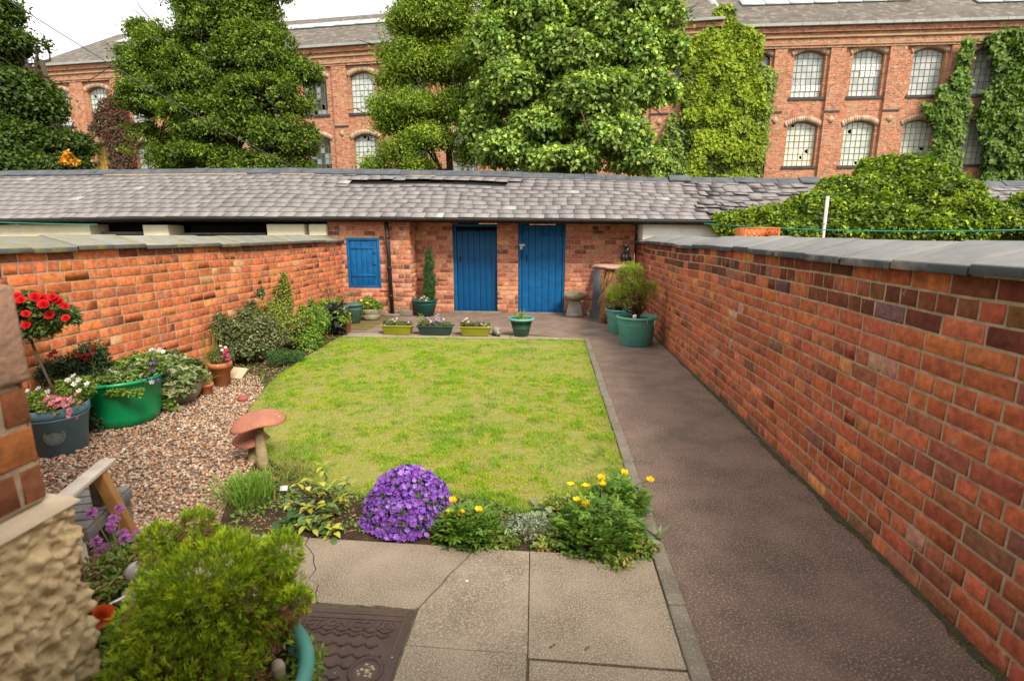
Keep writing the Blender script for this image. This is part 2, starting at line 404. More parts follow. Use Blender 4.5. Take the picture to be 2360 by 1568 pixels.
def brickwork(bk, mt, O, d, n, L, z0, z1, course=.0935, bl=.238, pal=PAL_L, holes=(), wob=.008, dirty_top=0, darkfoot=0, bulge=0):
    """bricks as real blocks on a mortar sheet. O start, d along, n outward"""
    O = np.array(O, float); d = np.array(d, float); n = np.array(n, float); k = np.array((0, 0, 1.))
    ph = random.uniform(0, 6)
    def W(s, z, o):
        zz = z + wob * math.sin(s * 1.1 + ph) * 1.2 + wob * .5 * math.sin(s * 2.7 + z * 2 + ph)
        o2 = o + wob * 1.5 * math.sin(s * .8 + z * 1.3 + ph) + bulge * math.sin(min(1, max(0, (z - z0) / (z1 - z0))) * 3.14)
        return O + d * s + k * zz + n * o2
    # mortar sheet as grid with holes skipped
    ns = max(2, int(L / .12)); nz = max(2, int((z1 - z0) / .0935))
    ss = sorted(set([L * i / ns for i in range(ns + 1)] + [h[0] for h in holes] + [h[1] for h in holes]))
    zs = sorted(set([z0 + (z1 - z0) * i / nz for i in range(nz + 1)] + [h[2] for h in holes] + [h[3] for h in holes]))
    V = []; Fq = []
    for s in ss:
        for z in zs: V.append(W(s, z, 0))
    nzz = len(zs)
    for i in range(len(ss) - 1):
        for j in range(nzz - 1):
            sm = (ss[i] + ss[i + 1]) / 2; zm = (zs[j] + zs[j + 1]) / 2
            if any(h[0] < sm < h[1] and h[2] < zm < h[3] for h in holes): continue
            a = i * nzz + j
            Fq.append([a, a + nzz, a + nzz + 1, a + 1])
    mt.add(V, [np.array(Fq)])
    nc = int(round((z1 - z0) / course)); ch = (z1 - z0) / nc
    m = .0072
    for c in range(nc):
        za = z0 + c * ch + m; zb = z0 + (c + 1) * ch - m
        s = -random.choice([0, .5, .25, .75]) * bl
        header_row = (c % 4 == 2)
        while s < L:
            ln = bl if not header_row else bl * .5
            if not header_row and random.random() < .13: ln = bl * .5
            ln *= random.uniform(.95, 1.05)
            a = max(s + m, 0); b = min(s + ln - m, L)
            s += ln
            if b - a < .025: continue
            sub = [(a, b)]
            for h in holes:
                if za < h[3] - .01 and zb > h[2] + .01:
                    ns_ = []
                    for (p, q) in sub:
                        if q <= h[0] or p >= h[1]: ns_.append((p, q))
                        else:
                            if p < h[0] - .03: ns_.append((p, h[0]))
                            if q > h[1] + .03: ns_.append((h[1], q))
                    sub = ns_
            for (p, q) in sub:
                col = palpick(pal)
                t = (zb - z0) / (z1 - z0)
                if dirty_top and t > 1 - dirty_top and random.random() < .65: col = col * np.array((.38, .42, .5))
                if darkfoot and t < darkfoot and random.random() < .5: col = col * .65 + np.array((.04, .045, .03))
                o = .0036 + random.uniform(-.0012, .0014)
                if random.random() < .06: o = .0010
                e = .0035
                j = lambda: random.uniform(-.0042, .0042)
                B = [W(p, za, -.004), W(q, za, -.004), W(q, zb, -.004), W(p, zb, -.004)]
                Cc = [W(p + j() * .5, za + j() * .5, o * .6), W(q + j() * .5, za + j() * .5, o * .6), W(q + j() * .5, zb + j() * .5, o * .6), W(p + j() * .5, zb + j() * .5, o * .6)]
                T = [W(p + e + j(), za + e + j(), o), W(q - e + j(), za + e + j(), o), W(q - e + j(), zb - e + j(), o), W(p + e + j(), zb - e + j(), o)]
                Fs = [[8, 9, 10, 11]]
                for q0 in (0, 4):
                    for r in range(4):
                        Fs.append([q0 + r, q0 + (r + 1) % 4, q0 + 4 + (r + 1) % 4, q0 + 4 + r])
                bk.add(B + Cc + T, [np.array(Fs)], col)

# ------------------------------------------------------------------ foliage generators
def unit(v): return v / (np.linalg.norm(v, axis=-1, keepdims=True) + 1e-9)
def rdir(n): return unit(R.normal(size=(n, 3)))
def jit(c, n, v=.2, hue=.12):
    c = np.asarray(c, float)
    if c.ndim == 1: c = np.broadcast_to(c, (n, 3))
    k = 1 + R.uniform(-v, v, (n, 1)); h = 1 + R.uniform(-hue, hue, (n, 3))
    return np.clip(c * k * h, 0, 1)
def leaves(mb, P, D, Nn, L, Wd, col, fold=.25):
    """diamond leaves folded on the midrib"""
    n = len(P); L = np.broadcast_to(L, (n,))[:, None]; Wd = np.broadcast_to(Wd, (n,))[:, None]
    D = unit(D); S = unit(np.cross(D, Nn)); U = np.cross(S, D)
    mid = P + D * L * .42
    V = np.stack([P, mid + S * Wd / 2 + U * Wd * fold, P + D * L - U * L * .08, mid - S * Wd / 2 + U * Wd * fold], 1).reshape(-1, 3)
    b = np.arange(n)[:, None] * 4
    Fs = np.concatenate([b + np.array([[0, 1, 2]]), b + np.array([[0, 2, 3]])])
    mb.add(V, [Fs], np.repeat(col, 4, 0))
def blades(mb, P, D, L, Wd, droop, col, n=3, prof=None, fold=0, tipcol=None, side=None):
    """curved strips: grass, straps, big leaves"""
    k = len(P); L = np.broadcast_to(L, (k,))[:, None]; Wd = np.broadcast_to(Wd, (k,))[:, None]; droop = np.broadcast_to(droop, (k,))[:, None]
    D = unit(D)
    if side is None:
        S = np.cross(D, np.array((0, 0, 1.)) + R.normal(size=(k, 3)) * .15)
    else: S = side
    S = unit(S)
    U = np.cross(S, D)
    if prof is None: prof = [1, .85, .55, .06]
    rows = []; cols = []
    m = 3 if fold else 2
    for i in range(n + 1):
        t = i / n
        c = P + D * L * t + np.array((0, 0, -1.)) * droop * L * t * t
        hw = Wd * .5 * np.interp(t, np.linspace(0, 1, len(prof)), prof)
        if fold: rows += [c - S * hw + U * hw * fold, c, c + S * hw + U * hw * fold]
        else: rows += [c - S * hw, c + S * hw]
        cc = col if tipcol is None else col * (1 - t) + tipcol * t
        cols += [cc] * m
    V = np.stack(rows, 1).reshape(-1, 3); Cc = np.stack(cols, 1).reshape(-1, 3)
    T = m * (n + 1); b = np.arange(k)[:, None] * T; Fs = []
    for i in range(n):
        for j in range(m - 1):
            a = i * m + j
            Fs.append(b + np.array([[a, a + 1, a + m + 1, a + m]]))
    mb.add(V, [np.concatenate(Fs)], Cc)
def ell_pts(n, c, r, lo=.6, hi=1.0, zmin=None):
    d = rdir(n)
    if zmin is not None:
        d[:, 2] = np.where(d[:, 2] < zmin, -d[:, 2] * .5, d[:, 2]); d = unit(d)
    q = R.uniform(lo, hi, (n, 1)) ** .6
    return np.array(c) + d * q * np.array(r), d
def foliage(mb, blobs, per_blob, leaves_per, cl_r, L, Wd, cols, up=.35, out=.7, zmin=-.6, lo=.55, vary=.22, flat=.5, gap=0, gs=1.1):
    """leaf clusters scattered on ellipsoid shells; blobs: (centre, radii)"""
    tot = sum((b[1][0] * b[1][2]) for b in blobs)
    cols = np.array(cols, float)
    for c, r in blobs:
        k = max(3, int(per_blob * len(blobs) * r[0] * r[2] / tot))
        P, d = ell_pts(k, c, r, lo, max(1.05, lo + .25), zmin)
        if gap:
            q = .6 * vnoise(P[:, 0] + P[:, 1] * .6, P[:, 2] - P[:, 1] * .4, gs, 21) + .4 * vnoise(P[:, 0], P[:, 2] + P[:, 1], gs * 2.3, 22)
            kp = q > gap; P = P[kp]; d = d[kp]; k = len(P)
            if k < 2: continue
        tint = R.integers(0, len(cols), k)
        shade = R.uniform(1 - vary, 1 + vary, (k, 1))
        cc = cols[tint] * shade
        m = leaves_per
        Q = np.repeat(P, m, 0) + R.normal(size=(k * m, 3)) * cl_r * np.array((.6, .6, flat))
        dd = np.repeat(d, m, 0)
        D = dd * .5 + rdir(k * m) * .9 + np.array((0, 0, -.25))
        Nn = dd * out + np.array((0, 0, up + .4)) + rdir(k * m) * .45
        col = jit(np.repeat(cc, m, 0), k * m, .14, .08)
        leaves(mb, Q, D, Nn, L * R.uniform(.65, 1.2, k * m), Wd * R.uniform(.7, 1.2, k * m), col)
def limbs(mb, base, targets, r0, r1, wig=.15, seg=6, col=(.5, .5, .5), split=.4):
    base = np.array(base, float)
    for t in targets:
        t = np.array(t, float); n = 6
        pts = [base + (t - base) * i / n + (R.normal(size=3) * wig * math.sin(math.pi * i / n)) + np.array((0, 0, .12)) * np.linalg.norm(t - base) * math.sin(math.pi * i / n) for i in range(n + 1)]
        mb.tube(pts, np.linspace(r0, r1, n + 1), seg, col)
def flower5(mb, c, r, nrm, col, ccol=(.75, .55, .05), n=5, cup=.25, rot=None, pw=.9):
    nrm = np.array(nrm, float); nrm /= np.linalg.norm(nrm)
    a = np.cross(nrm, (0.3, .2, 1)); a /= np.linalg.norm(a); b = np.cross(nrm, a)
    rot = random.uniform(0, 6) if rot is None else rot
    V = []; Fs = []; C = []
    c = np.array(c, float)
    for i in range(n):
        t = rot + 2 * math.pi * i / n; d = a * math.cos(t) + b * math.sin(t); s = -a * math.sin(t) + b * math.cos(t)
        k = len(V)
        cc = np.array(col) * random.uniform(.85, 1.15)
        V += [c, c + d * r * .6 + s * r * .42 * pw + nrm * r * cup * .5, c + d * r + s * r * .2 * pw + nrm * r * cup, c + d * r - s * r * .2 * pw + nrm * r * cup, c + d * r * .6 - s * r * .42 * pw + nrm * r * cup * .5]
        C += [cc * .8] + [cc] * 4; Fs.append([k, k + 1, k + 2, k + 3, k + 4])
    mb.add(V, [np.array(Fs)], np.clip(np.array(C), 0, 1))
    if ccol is not None:
        k = 6; V = [c + nrm * r * (.12 + cup * .3) + (a * math.cos(2 * math.pi * i / k) + b * math.sin(2 * math.pi * i / k)) * r * .17 for i in range(k)] + [c + nrm * r * (.25 + cup * .3)]
        mb.add(V, [np.array([[i, (i + 1) % k, k] for i in range(k)])], ccol)
def rosette(mb, c, r, col, seed=0):
    """double bloom of nested petals"""
    for lay, (q, cup, n) in enumerate(((1.0, .25, 7), (.78, .55, 6), (.55, .9, 5), (.32, 1.3, 4))):
        flower5(mb, np.array(c) + (0, 0, -r * .1), r * q, (.45 + R.normal() * .1, -.75 + R.normal() * .1, .65), np.array(col) * (1.1 - .12 * lay), None, n, cup, pw=1.3)
def pot(mb_prof, c, seg=32, mat=None, parent=None, name='pot', **kw):
    mb = MB(); mb.lathe(c, mb_prof, seg, **kw); return mb.build(name, mat, parent, True)
def soil_disc(c, r, parent, mat=None, sx=1, sy=1):
    mb = MB(); mb.lathe(c, [(r, -.02), (r * .98, 0), (r * .5, .008), (.001, .012)], 20, sx=sx, sy=sy, wob=.02, cap=False)
    return mb.build('soil', mat or M['soil'], parent, True)
def flowers(parent, name, pts, rs, cols, nrm=None, ccol=(.75, .55, .05), cup=.25, n=5):
    for i, p in enumerate(pts):
        mb = MB(); r = rs if np.isscalar(rs) else rs[i]
        nn = nrm(p) if nrm else (random.uniform(-.5, .5), random.uniform(-1.0, -.2), random.uniform(.4, 1))
        flower5(mb, p, r, nn, cols[i % len(cols)], ccol, n, cup)
        mb.build(name, M['petal'], parent)
def stemlets(mb, base, tops, r=.002, wig=.01):
    for t in tops:
        b = np.array(base) + np.array((random.uniform(-1, 1), random.uniform(-1, 1), 0)) * .02
        m = (b + np.array(t)) / 2 + R.normal(size=3) * wig
        mb.tube([b, m, t], [r * 1.2, r, r * .8], 4)

# =================================================================== SETTING
def sheet(name, poly, z, mat, thick=None, kind='structure'):
    mb = MB(); P = [(x, y, z) for x, y in poly]
    mb.face(P)
    if thick:
        n = len(poly)
        for i in range(n):
            a = poly[i]; b = poly[(i + 1) % n]
            mb.face([(a[0], a[1], z - thick), (b[0], b[1], z - thick), (b[0], b[1], z), (a[0], a[1], z)])
    o = mb.build(name, mat); tag(o, kind=kind); return o
sheet('ground', [(-200, -150), (200, -150), (200, 300), (-200, 300)], -.03, M['ground'])
sheet('path', [(.60, -.45), (1.75, -.45), (1.75, 10.7), (-3.1, 10.7), (-3.1, 8.22), (-.3, 8.22), (.60, 7.86)], .0, M['asphalt'], .02)
sheet('mossy_ground', [(-4.2, 8.24), (-3.104, 8.24), (-3.104, 10.7), (-4.2, 10.7)], -.002, M['moss'], .02)
mb = MB(); yy_ = np.arange(-.4, 10.3, .06); ph_ = fbm(yy_, yy_ * 0, 3.1, 4)
mb.add([(1.705, y, .0035) for y in yy_] + [(1.675 - .07 * max(0, p_ - .4) - .012 * (i % 2), y, .0035) for i, (y, p_) in enumerate(zip(yy_, ph_))], [np.array([[i + 1, i, len(yy_) + i, len(yy_) + i + 1] for i in range(len(yy_) - 1)])])
tag(mb.build('path_dirt', surf('damp_dirt', (.05, .042, .028), (.075, .075, .03), 14, .95, 80, .008, speck=(.16, .14, .09), speckscale=90)), kind='structure')
# lawn
LAWN = [(.53, 7.74), (-1.8, 7.76), (-3.30, 7.66), (-3.22, 6.4), (-3.02, 5.1), (-2.76, 4.3), (-2.45, 3.72), (-2.08, 3.36), (-1.55, 2.98), (-1.1, 2.84), (-.49, 2.90), (-.15, 2.74), (.12, 2.86), (.53, 3.02)]
sheet('lawn', LAWN, .012, M['thatch'], .03)
sheet('flower_bed', [(-2.15, 3.34), (-1.55, 2.985), (-1.1, 2.845), (-.49, 2.905), (-.15, 2.745), (.12, 2.865), (.53, 3.025), (.53, 2.35), (-1.8, 2.40), (-1.95, 2.75)], .006, M['soil'], .03)
sheet('side_bed', [(-4.2, 8.236), (-4.2, 5.2), (-3.1, 5.0), (-3.03, 5.1), (-3.225, 6.4), (-3.305, 7.66), (-3.305, 8.236)], .004, M['soil'], .03)
GRAV = [(-4.2, .3), (-1.62, .3), (-1.62, 1.9), (-1.80, 2.40), (-1.96, 2.75), (-2.10, 3.35), (-2.46, 3.74), (-2.78, 4.31), (-3.0, 5.0), (-3.35, 5.45), (-4.2, 5.6)]
sheet('gravel_bed', GRAV, .0, surf('gravel_grit', (.20, .14, .10), (.13, .095, .07), 30, .95, 90, .01, speck=(.4, .3, .22), speckscale=70, specp=.55), .02)
# concrete strip behind lawn + kerbs
mb = MB()
cuts = [-3.30, -2.45, -1.55, -.62, .16, .56]
for a, b in zip(cuts[:-1], cuts[1:]):
    yb = lambda x: 8.10 if x < -.4 else 8.10 - (x + .4) * .29
    P = [(a + .004, 7.775), (b - .004, 7.775), (b - .004, yb(b)), (a + .004, yb(a))]
    mb.hexa([(x, y, -.02) for x, y in P], [(x, y, .018 + random.uniform(-.003, .003)) for x, y in P])
tag(mb.build('edging_strip', M['concrete'], bevel=.004), kind='structure')
mb = MB()
for a, b in ((-3.3, -2.3), (-2.29, -1.3), (-1.29, -.35)):
    mb.hexa([(a, 8.12, -.02), (b, 8.12, -.02), (b, 8.17, -.02), (a, 8.17, -.02)], [(a, 8.12, .035), (b, 8.12, .035), (b, 8.17, .035), (a, 8.17, .035)])
ks = [-.4, .55, 1.27, 1.99, 2.72, 3.45, 4.2, 4.95, 5.7, 6.45, 7.15, 7.83]
for a, b in zip(ks[:-1], ks[1:]):
    dx = random.uniform(-.006, .006); dz = random.uniform(-.004, .004)
    x0 = .535 + dx; x1 = .61 + dx
    mb.hexa([(x0, a + .003, -.05), (x1, a + .003, -.05), (x1, b - .003, -.05), (x0, b - .003, -.05)],
            [(x0, a + .003, .028 + dz), (x1, a + .003, .028 + dz), (x1, b - .003, .028 - dz), (x0, b - .003, .028 - dz)])
tag(mb.build('kerb', M['kerb'], bevel=.006), kind='structure')
# paving slabs
mb = MB()
def wig_line(a, b, n, amp):
    a = np.array(a); b = np.array(b); d = b - a; p = np.array((-d[1], d[0])); 
    return [tuple(a + d * i / n + p * (R.normal() * amp if 0 < i < n else 0)) for i in range(n + 1)]
crk = wig_line((-1.262, 2.375), (-1.0, 1.905), 9, .02)
cr3 = wig_line((-.375, 2.345), (-.545, 1.915), 6, .008)
front = lambda x: 2.375 - .02 * (x + 1.2)
g = .005
rough_edge = wig_line((-.985, 1.905), (-.56, 1.897), 12, .012)
slabs = [
    [(-2.1, 2.39), (-1.272, 2.378)] + [(x - .006, y) for x, y in crk[1:]] + [(-1.02, 1.897), (-1.3, 1.90), (-2.1, 1.90)],
    [crk[0], (-.375, 2.352)] + cr3[1:] + rough_edge[::-1] + crk[::-1][:-1],
    [(-.365, 2.352), (-.087, 2.345), (-.067, 1.69), (-.545, 1.70), (-.545, 1.90)] + [(x + .008, y) for x, y in cr3[::-1][1:-1]],
    [(-.081, 2.345), (.527, 2.335), (.527, 1.66), (-.062, 1.672)],
    [(-.056, 1.660), (.527, 1.648), (.527, .55), (-.049, .55)],
    [(-.545, 1.694), (-.069, 1.684), (-.060, .55), (-.545, .55)],
    [(-2.1, 1.885), (-1.222, 1.885), (-1.222, 1.2), (-2.1, 1.2)],
    [(-2.1, 1.19), (-.552, 1.19), (-.552, .2), (-2.1, .2)],
    [(-.545, .54), (.525, .54), (.525, -.45), (-.545, -.45)]]
for i, P in enumerate(slabs):
    P = [tuple(p) for p in P]; c = random.uniform(-.002, .003)
    zt = [.016 + c] * len(P)
    n = len(P)
    if sum(P[k][0] * P[(k + 1) % n][1] - P[(k + 1) % n][0] * P[k][1] for k in range(n)) < 0: P = P[::-1]
    mb.add([(x, y, .016 + c) for x, y in P], [np.arange(n)[None]])
    for k in range(n):
        a = P[k]; b = P[(k + 1) % n]
        mb.face([(a[0], a[1], -.02), (b[0], b[1], -.02), (b[0], b[1], .016 + c), (a[0], a[1], .016 + c)])
tag(mb.build('paving', M['concrete'], bevel=.003), kind='structure')
sheet('paving_joints', [(-2.1, -.45), (.53, -.45), (.53, 2.35), (-2.1, 2.38)], .006, surf('joint_grit', (.10, .08, .055), (.14, .12, .07), 20, .95, 90, .004))

# ---- grass
def lawn_grass():
    mb = MB()
    def dens(x, y):
        q = fbm(x, y, 1.7, 3); return np.clip(.35 + 1.5 * (q - .33), .2, 1)
    n = 165000
    # denser nearer the camera
    XY = np.concatenate([pick(LAWN, n // 2, lambda x, y: np.clip((8.5 - y) / 6, .15, 1) * dens(x, y)), pick(LAWN, n // 2, dens)])
    x, y = XY.T
    lush = fbm(x, y, 5.5, 5); lush2 = vnoise(x, y, 17, 8)
    k = np.clip((lush - .22) * 2.0 + (lush2 - .5) * 1.3, 0, 1)
    fine = vnoise(x, y, 25, 3)
    tuft = np.clip((vnoise(x, y, 16, 31) - .55) * 3, 0, 1); hgt = .011 + .022 * tuft * k + .036 * k * R.uniform(.5, 1.3, n) + .008 * fine
    dry = np.array((.40, .40, .07)); yel = np.array((.41, .50, .03)); gre = np.array((.24, .43, .02)); blue = np.array((.20, .34, .07))
    kk = k[:, None]
    col = np.where(kk < .45, dry + (yel - dry) * kk / .45, yel + (gre - yel) * (kk - .45) / .55)
    isb = (vnoise(x, y, 3.1, 13) > .74)[:, None]
    col = np.where(isb, col * .5 + blue * .5, col)
    bare = np.clip((fbm(x, y, 5.0, 41) - .555) * 9, 0, 1); hgt = hgt * (1 - .6 * bare)
    straw = (R.random(n) < .07 * (1.2 - k) + .42 * bare)[:, None]
    col = np.where(straw, np.array((.52, .37, .20)), col)
    col = jit(col, n, .22, .1)
    P = np.stack([x, y, np.full(n, .010)], 1)
    lean = R.normal(size=(n, 3)) * .42; lean[:, 2] = 1
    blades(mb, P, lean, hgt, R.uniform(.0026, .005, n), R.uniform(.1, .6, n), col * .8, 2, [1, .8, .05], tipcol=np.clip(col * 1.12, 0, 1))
    # longer fringe at the flower-bed edge and along the kerb
    E = []
    for (a, b, m) in (((-1.9, 3.25), (-1.1, 2.84), 900), ((-1.1, 2.84), (-.49, 2.90), 900), ((-.49, 2.9), (-.15, 2.74), 900), ((-.15, 2.74), (.12, 2.86), 700), ((.12, 2.86), (.5, 3.02), 800), ((.525, 3.0), (.525, 7.7), 2600), ((-3.28, 7.70), (.5, 7.74), 3000), ((-3.2, 6.4), (-3.0, 5.1), 1200), ((-3.0, 5.1), (-2.1, 3.4), 1800)):
        t = R.random(m)[:, None]; a = np.array(a); b = np.array(b)
        E.append(a + (b - a) * t + R.normal(size=(m, 2)) * .03)
    E = np.concatenate(E); E = E[E[:, 0] < .532]
    m = len(E); P = np.concatenate([E, np.full((m, 1), .005)], 1)
    lean = R.normal(size=(m, 3)) * .5; lean[:, 2] = 1
    col = jit((.20, .34, .045), m, .3, .15)
    blades(mb, P, lean, R.uniform(.02, .055, m), .0035, R.uniform(.2, .7, m), col, 2, [1, .8, .05])
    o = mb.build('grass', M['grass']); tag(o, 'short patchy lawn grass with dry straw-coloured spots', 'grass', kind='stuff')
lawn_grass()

# ---- gravel pebbles
def gravel():
    mb = MB()
    t = (1 + 5 ** .5) / 2
    ico = unit(np.array([(-1, t, 0), (1, t, 0), (-1, -t, 0), (1, -t, 0), (0, -1, t), (0, 1, t), (0, -1, -t), (0, 1, -t), (t, 0, -1), (t, 0, 1), (-t, 0, -1), (-t, 0, 1)], float))
    F0 = np.array([(0, 11, 5), (0, 5, 1), (0, 1, 7), (0, 7, 10), (0, 10, 11), (1, 5, 9), (5, 11, 4), (11, 10, 2), (10, 7, 6), (7, 1, 8), (3, 9, 4), (3, 4, 2), (3, 2, 6), (3, 6, 8), (3, 8, 9), (4, 9, 5), (2, 4, 11), (6, 2, 10), (8, 6, 7), (9, 8, 1)])
    n = 21000
    XY = pick([(-4.15, 1.3), (-1.70, 1.3), (-1.70, 2.0)] + GRAV[3:], n, lambda x, y: np.clip(1.35 - (y - 1.5) * .12, .4, 1))
    # stray stones over the bed edges
    s = R.uniform(.007, .0165, n)
    sc3 = R.uniform(.6, 1.15, (n, 3)) * s[:, None]; sc3[:, 2] *= .75
    z = .003 + R.random(n) * .016
    ang = R.uniform(0, 6.28, n); ca, sa = np.cos(ang), np.sin(ang)
    V = ico[None] * (1 + R.uniform(-.22, .22, (n, 12, 1))) * sc3[:, None]
    tilt = R.normal(size=(n, 2)) * .35
    V[:, :, 2] += V[:, :, 0] * tilt[:, :1] + V[:, :, 1] * tilt[:, 1:]
    X = V[:, :, 0] * ca[:, None] - V[:, :, 1] * sa[:, None]; Y = V[:, :, 0] * sa[:, None] + V[:, :, 1] * ca[:, None]
    V = np.stack([X + XY[:, :1], Y + XY[:, 1:], V[:, :, 2] + z[:, None]], 2).reshape(-1, 3)
    pal = np.array([(.46, .30, .20), (.55, .38, .27), (.40, .22, .14), (.58, .48, .38), (.30, .19, .14), (.18, .14, .12), (.62, .55, .48), (.50, .26, .15)])
    col = jit(pal[R.choice(8, n, p=[.22, .17, .16, .10, .16, .07, .04, .08])] * (.84, .86, .84), n, .24, .06)
    Fs = (np.arange(n)[:, None, None] * 12 + F0[None]).reshape(-1, 3)
    mb.add(V, [Fs], np.repeat(col, 12, 0))
    tag(mb.build('gravel', M['stone'], smooth=True), 'pinkish brown pea gravel beside the left wall', 'gravel', kind='stuff')
gravel()

# ---- small weeds, litter on the beds
mb = MB()
BED = [(-1.75, 2.44), (-1.9, 2.75), (-2.05, 3.25), (-1.55, 2.96), (-1.1, 2.82), (-.49, 2.88), (-.15, 2.72), (.12, 2.84), (.5, 3.0), (.5, 2.40)]
XY = pick(BED, 2600, lambda x, y: np.clip(fbm(x, y, 4, 2) * 2.2 - .6, .03, 1))
P = np.concatenate([XY, np.full((len(XY), 1), .012)], 1)
D = rdir(len(P)); D[:, 2] = np.abs(D[:, 2]) + .3
leaves(mb, P, D, np.array((0, 0, 1.)) + rdir(len(P)) * .4, R.uniform(.012, .035, len(P)), R.uniform(.008, .02, len(P)), jit((.16, .26, .05), len(P), .35, .2))
XY = pick(BED, 1100); P = np.concatenate([XY, np.full((len(XY), 1), .012)], 1); D = rdir(len(P)); D[:, 2] *= .15
leaves(mb, P, D, np.array((0, 0, 1.)) + rdir(len(P)) * .3, R.uniform(.01, .03, len(P)), R.uniform(.005, .014, len(P)), jit((.38, .25, .12), len(P), .4, .2))
SB = [(-4.1, 8.2), (-4.1, 5.5), (-3.2, 4.9), (-3.05, 5.1), (-3.25, 6.4), (-3.3, 8.2)]
XY = pick(SB, 2200); P = np.concatenate([XY, np.full((len(XY), 1), .012)], 1); D = rdir(len(P)); D[:, 2] = np.abs(D[:, 2]) * .6
cc = np.where((R.random(len(P)) < .5)[:, None], np.array((.15, .25, .05)), np.array((.34, .24, .12)))
leaves(mb, P, D, np.array((0, 0, 1.)) + rdir(len(P)) * .4, R.uniform(.015, .045, len(P)), R.uniform(.01, .02, len(P)), jit(cc, len(P), .35, .2))
# along the foot of the right wall and path edges
k = 700; y = R.uniform(1.2, 9, k); x = 1.66 + R.normal(size=k) * .012; keep = vnoise(y, y * 0, 2.2, 4) > .5; x = x[keep]; y = y[keep]
P = np.stack([x, y, np.full(len(x), .002)], 1); D = rdir(len(P)); D[:, 2] = np.abs(D[:, 2])
leaves(mb, P, D, rdir(len(P)), R.uniform(.008, .022, len(P)), .008, jit((.14, .20, .04), len(P), .3, .2))
tag(mb.build('ground_cover', M['leafmatt']), 'tiny weeds and fallen leaf litter on the bare soil', 'weeds', kind='stuff')
# debris specks on tarmac
mb = MB()
for i in range(420):
    x = random.uniform(.66, 1.64); y = random.uniform(.8, 8.5) if i % 4 else random.uniform(8.2, 10)
    if i % 4 == 0: x = random.uniform(-2.5, 1.4)
    s = random.uniform(.002, .006); c = random.choice([(.45, .38, .30), (.30, .22, .14), (.6, .56, .5), (.12, .14, .05)])
    mb.add([(x, y, .001), (x + s, y + s * .4, .004), (x + s * .3, y + s, .003), (x - s * .5, y + s * .6, .002)], [np.array([[0, 1, 2, 3]])], c)
tag(mb.build('grit', M['stone']), 'loose pale grit scattered on the red tarmac path', 'grit', kind='stuff')

# =================================================================== GARDEN WALLS
def garden_wall(name, label, x, side, y0, y1, pal, top, cop, copmat, dirty, foot, palname):
    t = thing(name, (x, y0, 0), label, 'wall')
    bk = MB(); mt = MB()
    brickwork(bk, mt, (x, y0, 0), (0, 1, 0), (side, 0, 0), y1 - y0, 0, top, pal=pal, dirty_top=dirty, darkfoot=foot, wob=.010)
    xb = x - side * .05; xc = x - side * .5
    mt.box((min(xb, xc), y0, -.05), (max(xb, xc), y1, top - .01))
    mt.build('mortar', M['mortar'], t); bk.build('brickwork', M['brick'], t)
    c = MB(); y = y0 - .1
    while y < y1 + .02:
        L = random.uniform(.36, .50); e = min(y + L, y1 + .03)
        dz = random.uniform(-.006, .006) + .008 * math.sin(y * 1.7); dx = random.uniform(-.006, .006); tw = random.uniform(-.004, .004)
        col = np.array(cop) * random.uniform(.8, 1.2); edge = (.045, .055, .065) if side < 0 else (.09, .095, .085)
        xf = x + side * (.062 + dx); xr = x - side * .27; xbk = x - side * .56
        zf = top + .032 + dz; zr = top + .125 + dz
        a = y + .005; b = e - .005
        P = lambda X, Y, Z: (X, Y, Z)
        c.hexa([P(xf, a, zf - .042), P(xf, b, zf - .042 + tw), P(xr, b, zr - .06), P(xr, a, zr - .06)], [P(xf, a, zf), P(xf, b, zf + tw), P(xr, b, zr), P(xr, a, zr)], col)
        xe = xf + side * .003
        c.hexa([P(xe, a, zf - .043), P(xe, b, zf - .043 + tw), P(xf - side * .02, b, zf - .043), P(xf - side * .02, a, zf - .043)], [P(xe, a, zf - .004), P(xe, b, zf - .004 + tw), P(xf - side * .02, b, zf - .004), P(xf - side * .02, a, zf - .004)], edge)
        c.hexa([P(xr, a, zr - .06), P(xr, b, zr - .06), P(xbk, b, zf - .05), P(xbk, a, zf - .05)], [P(xr, a, zr - .001), P(xr, b, zr - .001), P(xbk, b, zf - .01), P(xbk, a, zf - .01)], col)
        y = e
    c.build('coping', copmat, t, bevel=.004)
    return t
garden_wall('brick_wall', 'orange brick garden wall with mossy grey coping behind the flower pots, left of the lawn', -4.15, 1, .6, 10.03, PAL_L, 1.465, (.22, .22, .19), M['coping_left'], .06, .06, 'L')
garden_wall('brick_wall', 'dark red brick garden wall with blue-grey coping along the tarmac path', 1.70, -1, -.45, 10.48, PAL_R, 1.455, (.185, .19, .19), M['coping_right'], .13, .12, 'R')

# =================================================================== OUTHOUSE ROW
EX = [-14, -8, -4, 2.7, 8.2, 14]; EZ = [1.87, 1.945, 1.935, 1.865, 1.75, 1.72]
RX = [-14, -6.5, -1.7, 2.2, 5.9, 9.8, 14]; RZ = [3.02, 3.03, 2.92, 2.78, 2.72, 2.62, 2.58]
EY, RY = 9.78, 12.0
def roofp(x, t, off=0):
    ze = np.interp(x, EX, EZ); zr = np.interp(x, RX, RZ)
    sag = -.10 * math.exp(-((x - 4.1) / 1.1) ** 2) * math.sin(math.pi * min(max(t, 0), 1)) + .012 * math.sin(x * 1.9) * math.sin(math.pi * t) * 1.5
    z = ze + (zr - ze) * t + sag
    return np.array((x, EY + (RY - EY) * t - off * .4, z + off * .9))
row = thing('outhouse_row', (-1.0, 10.5, 0), 'long low brick outhouse row with grey slate roof across the end of the garden', 'outhouse')
bk = MB(); mt = MB()
SH = (-4.05 + 4.40, -3.375 + 4.40, .55, 1.535)
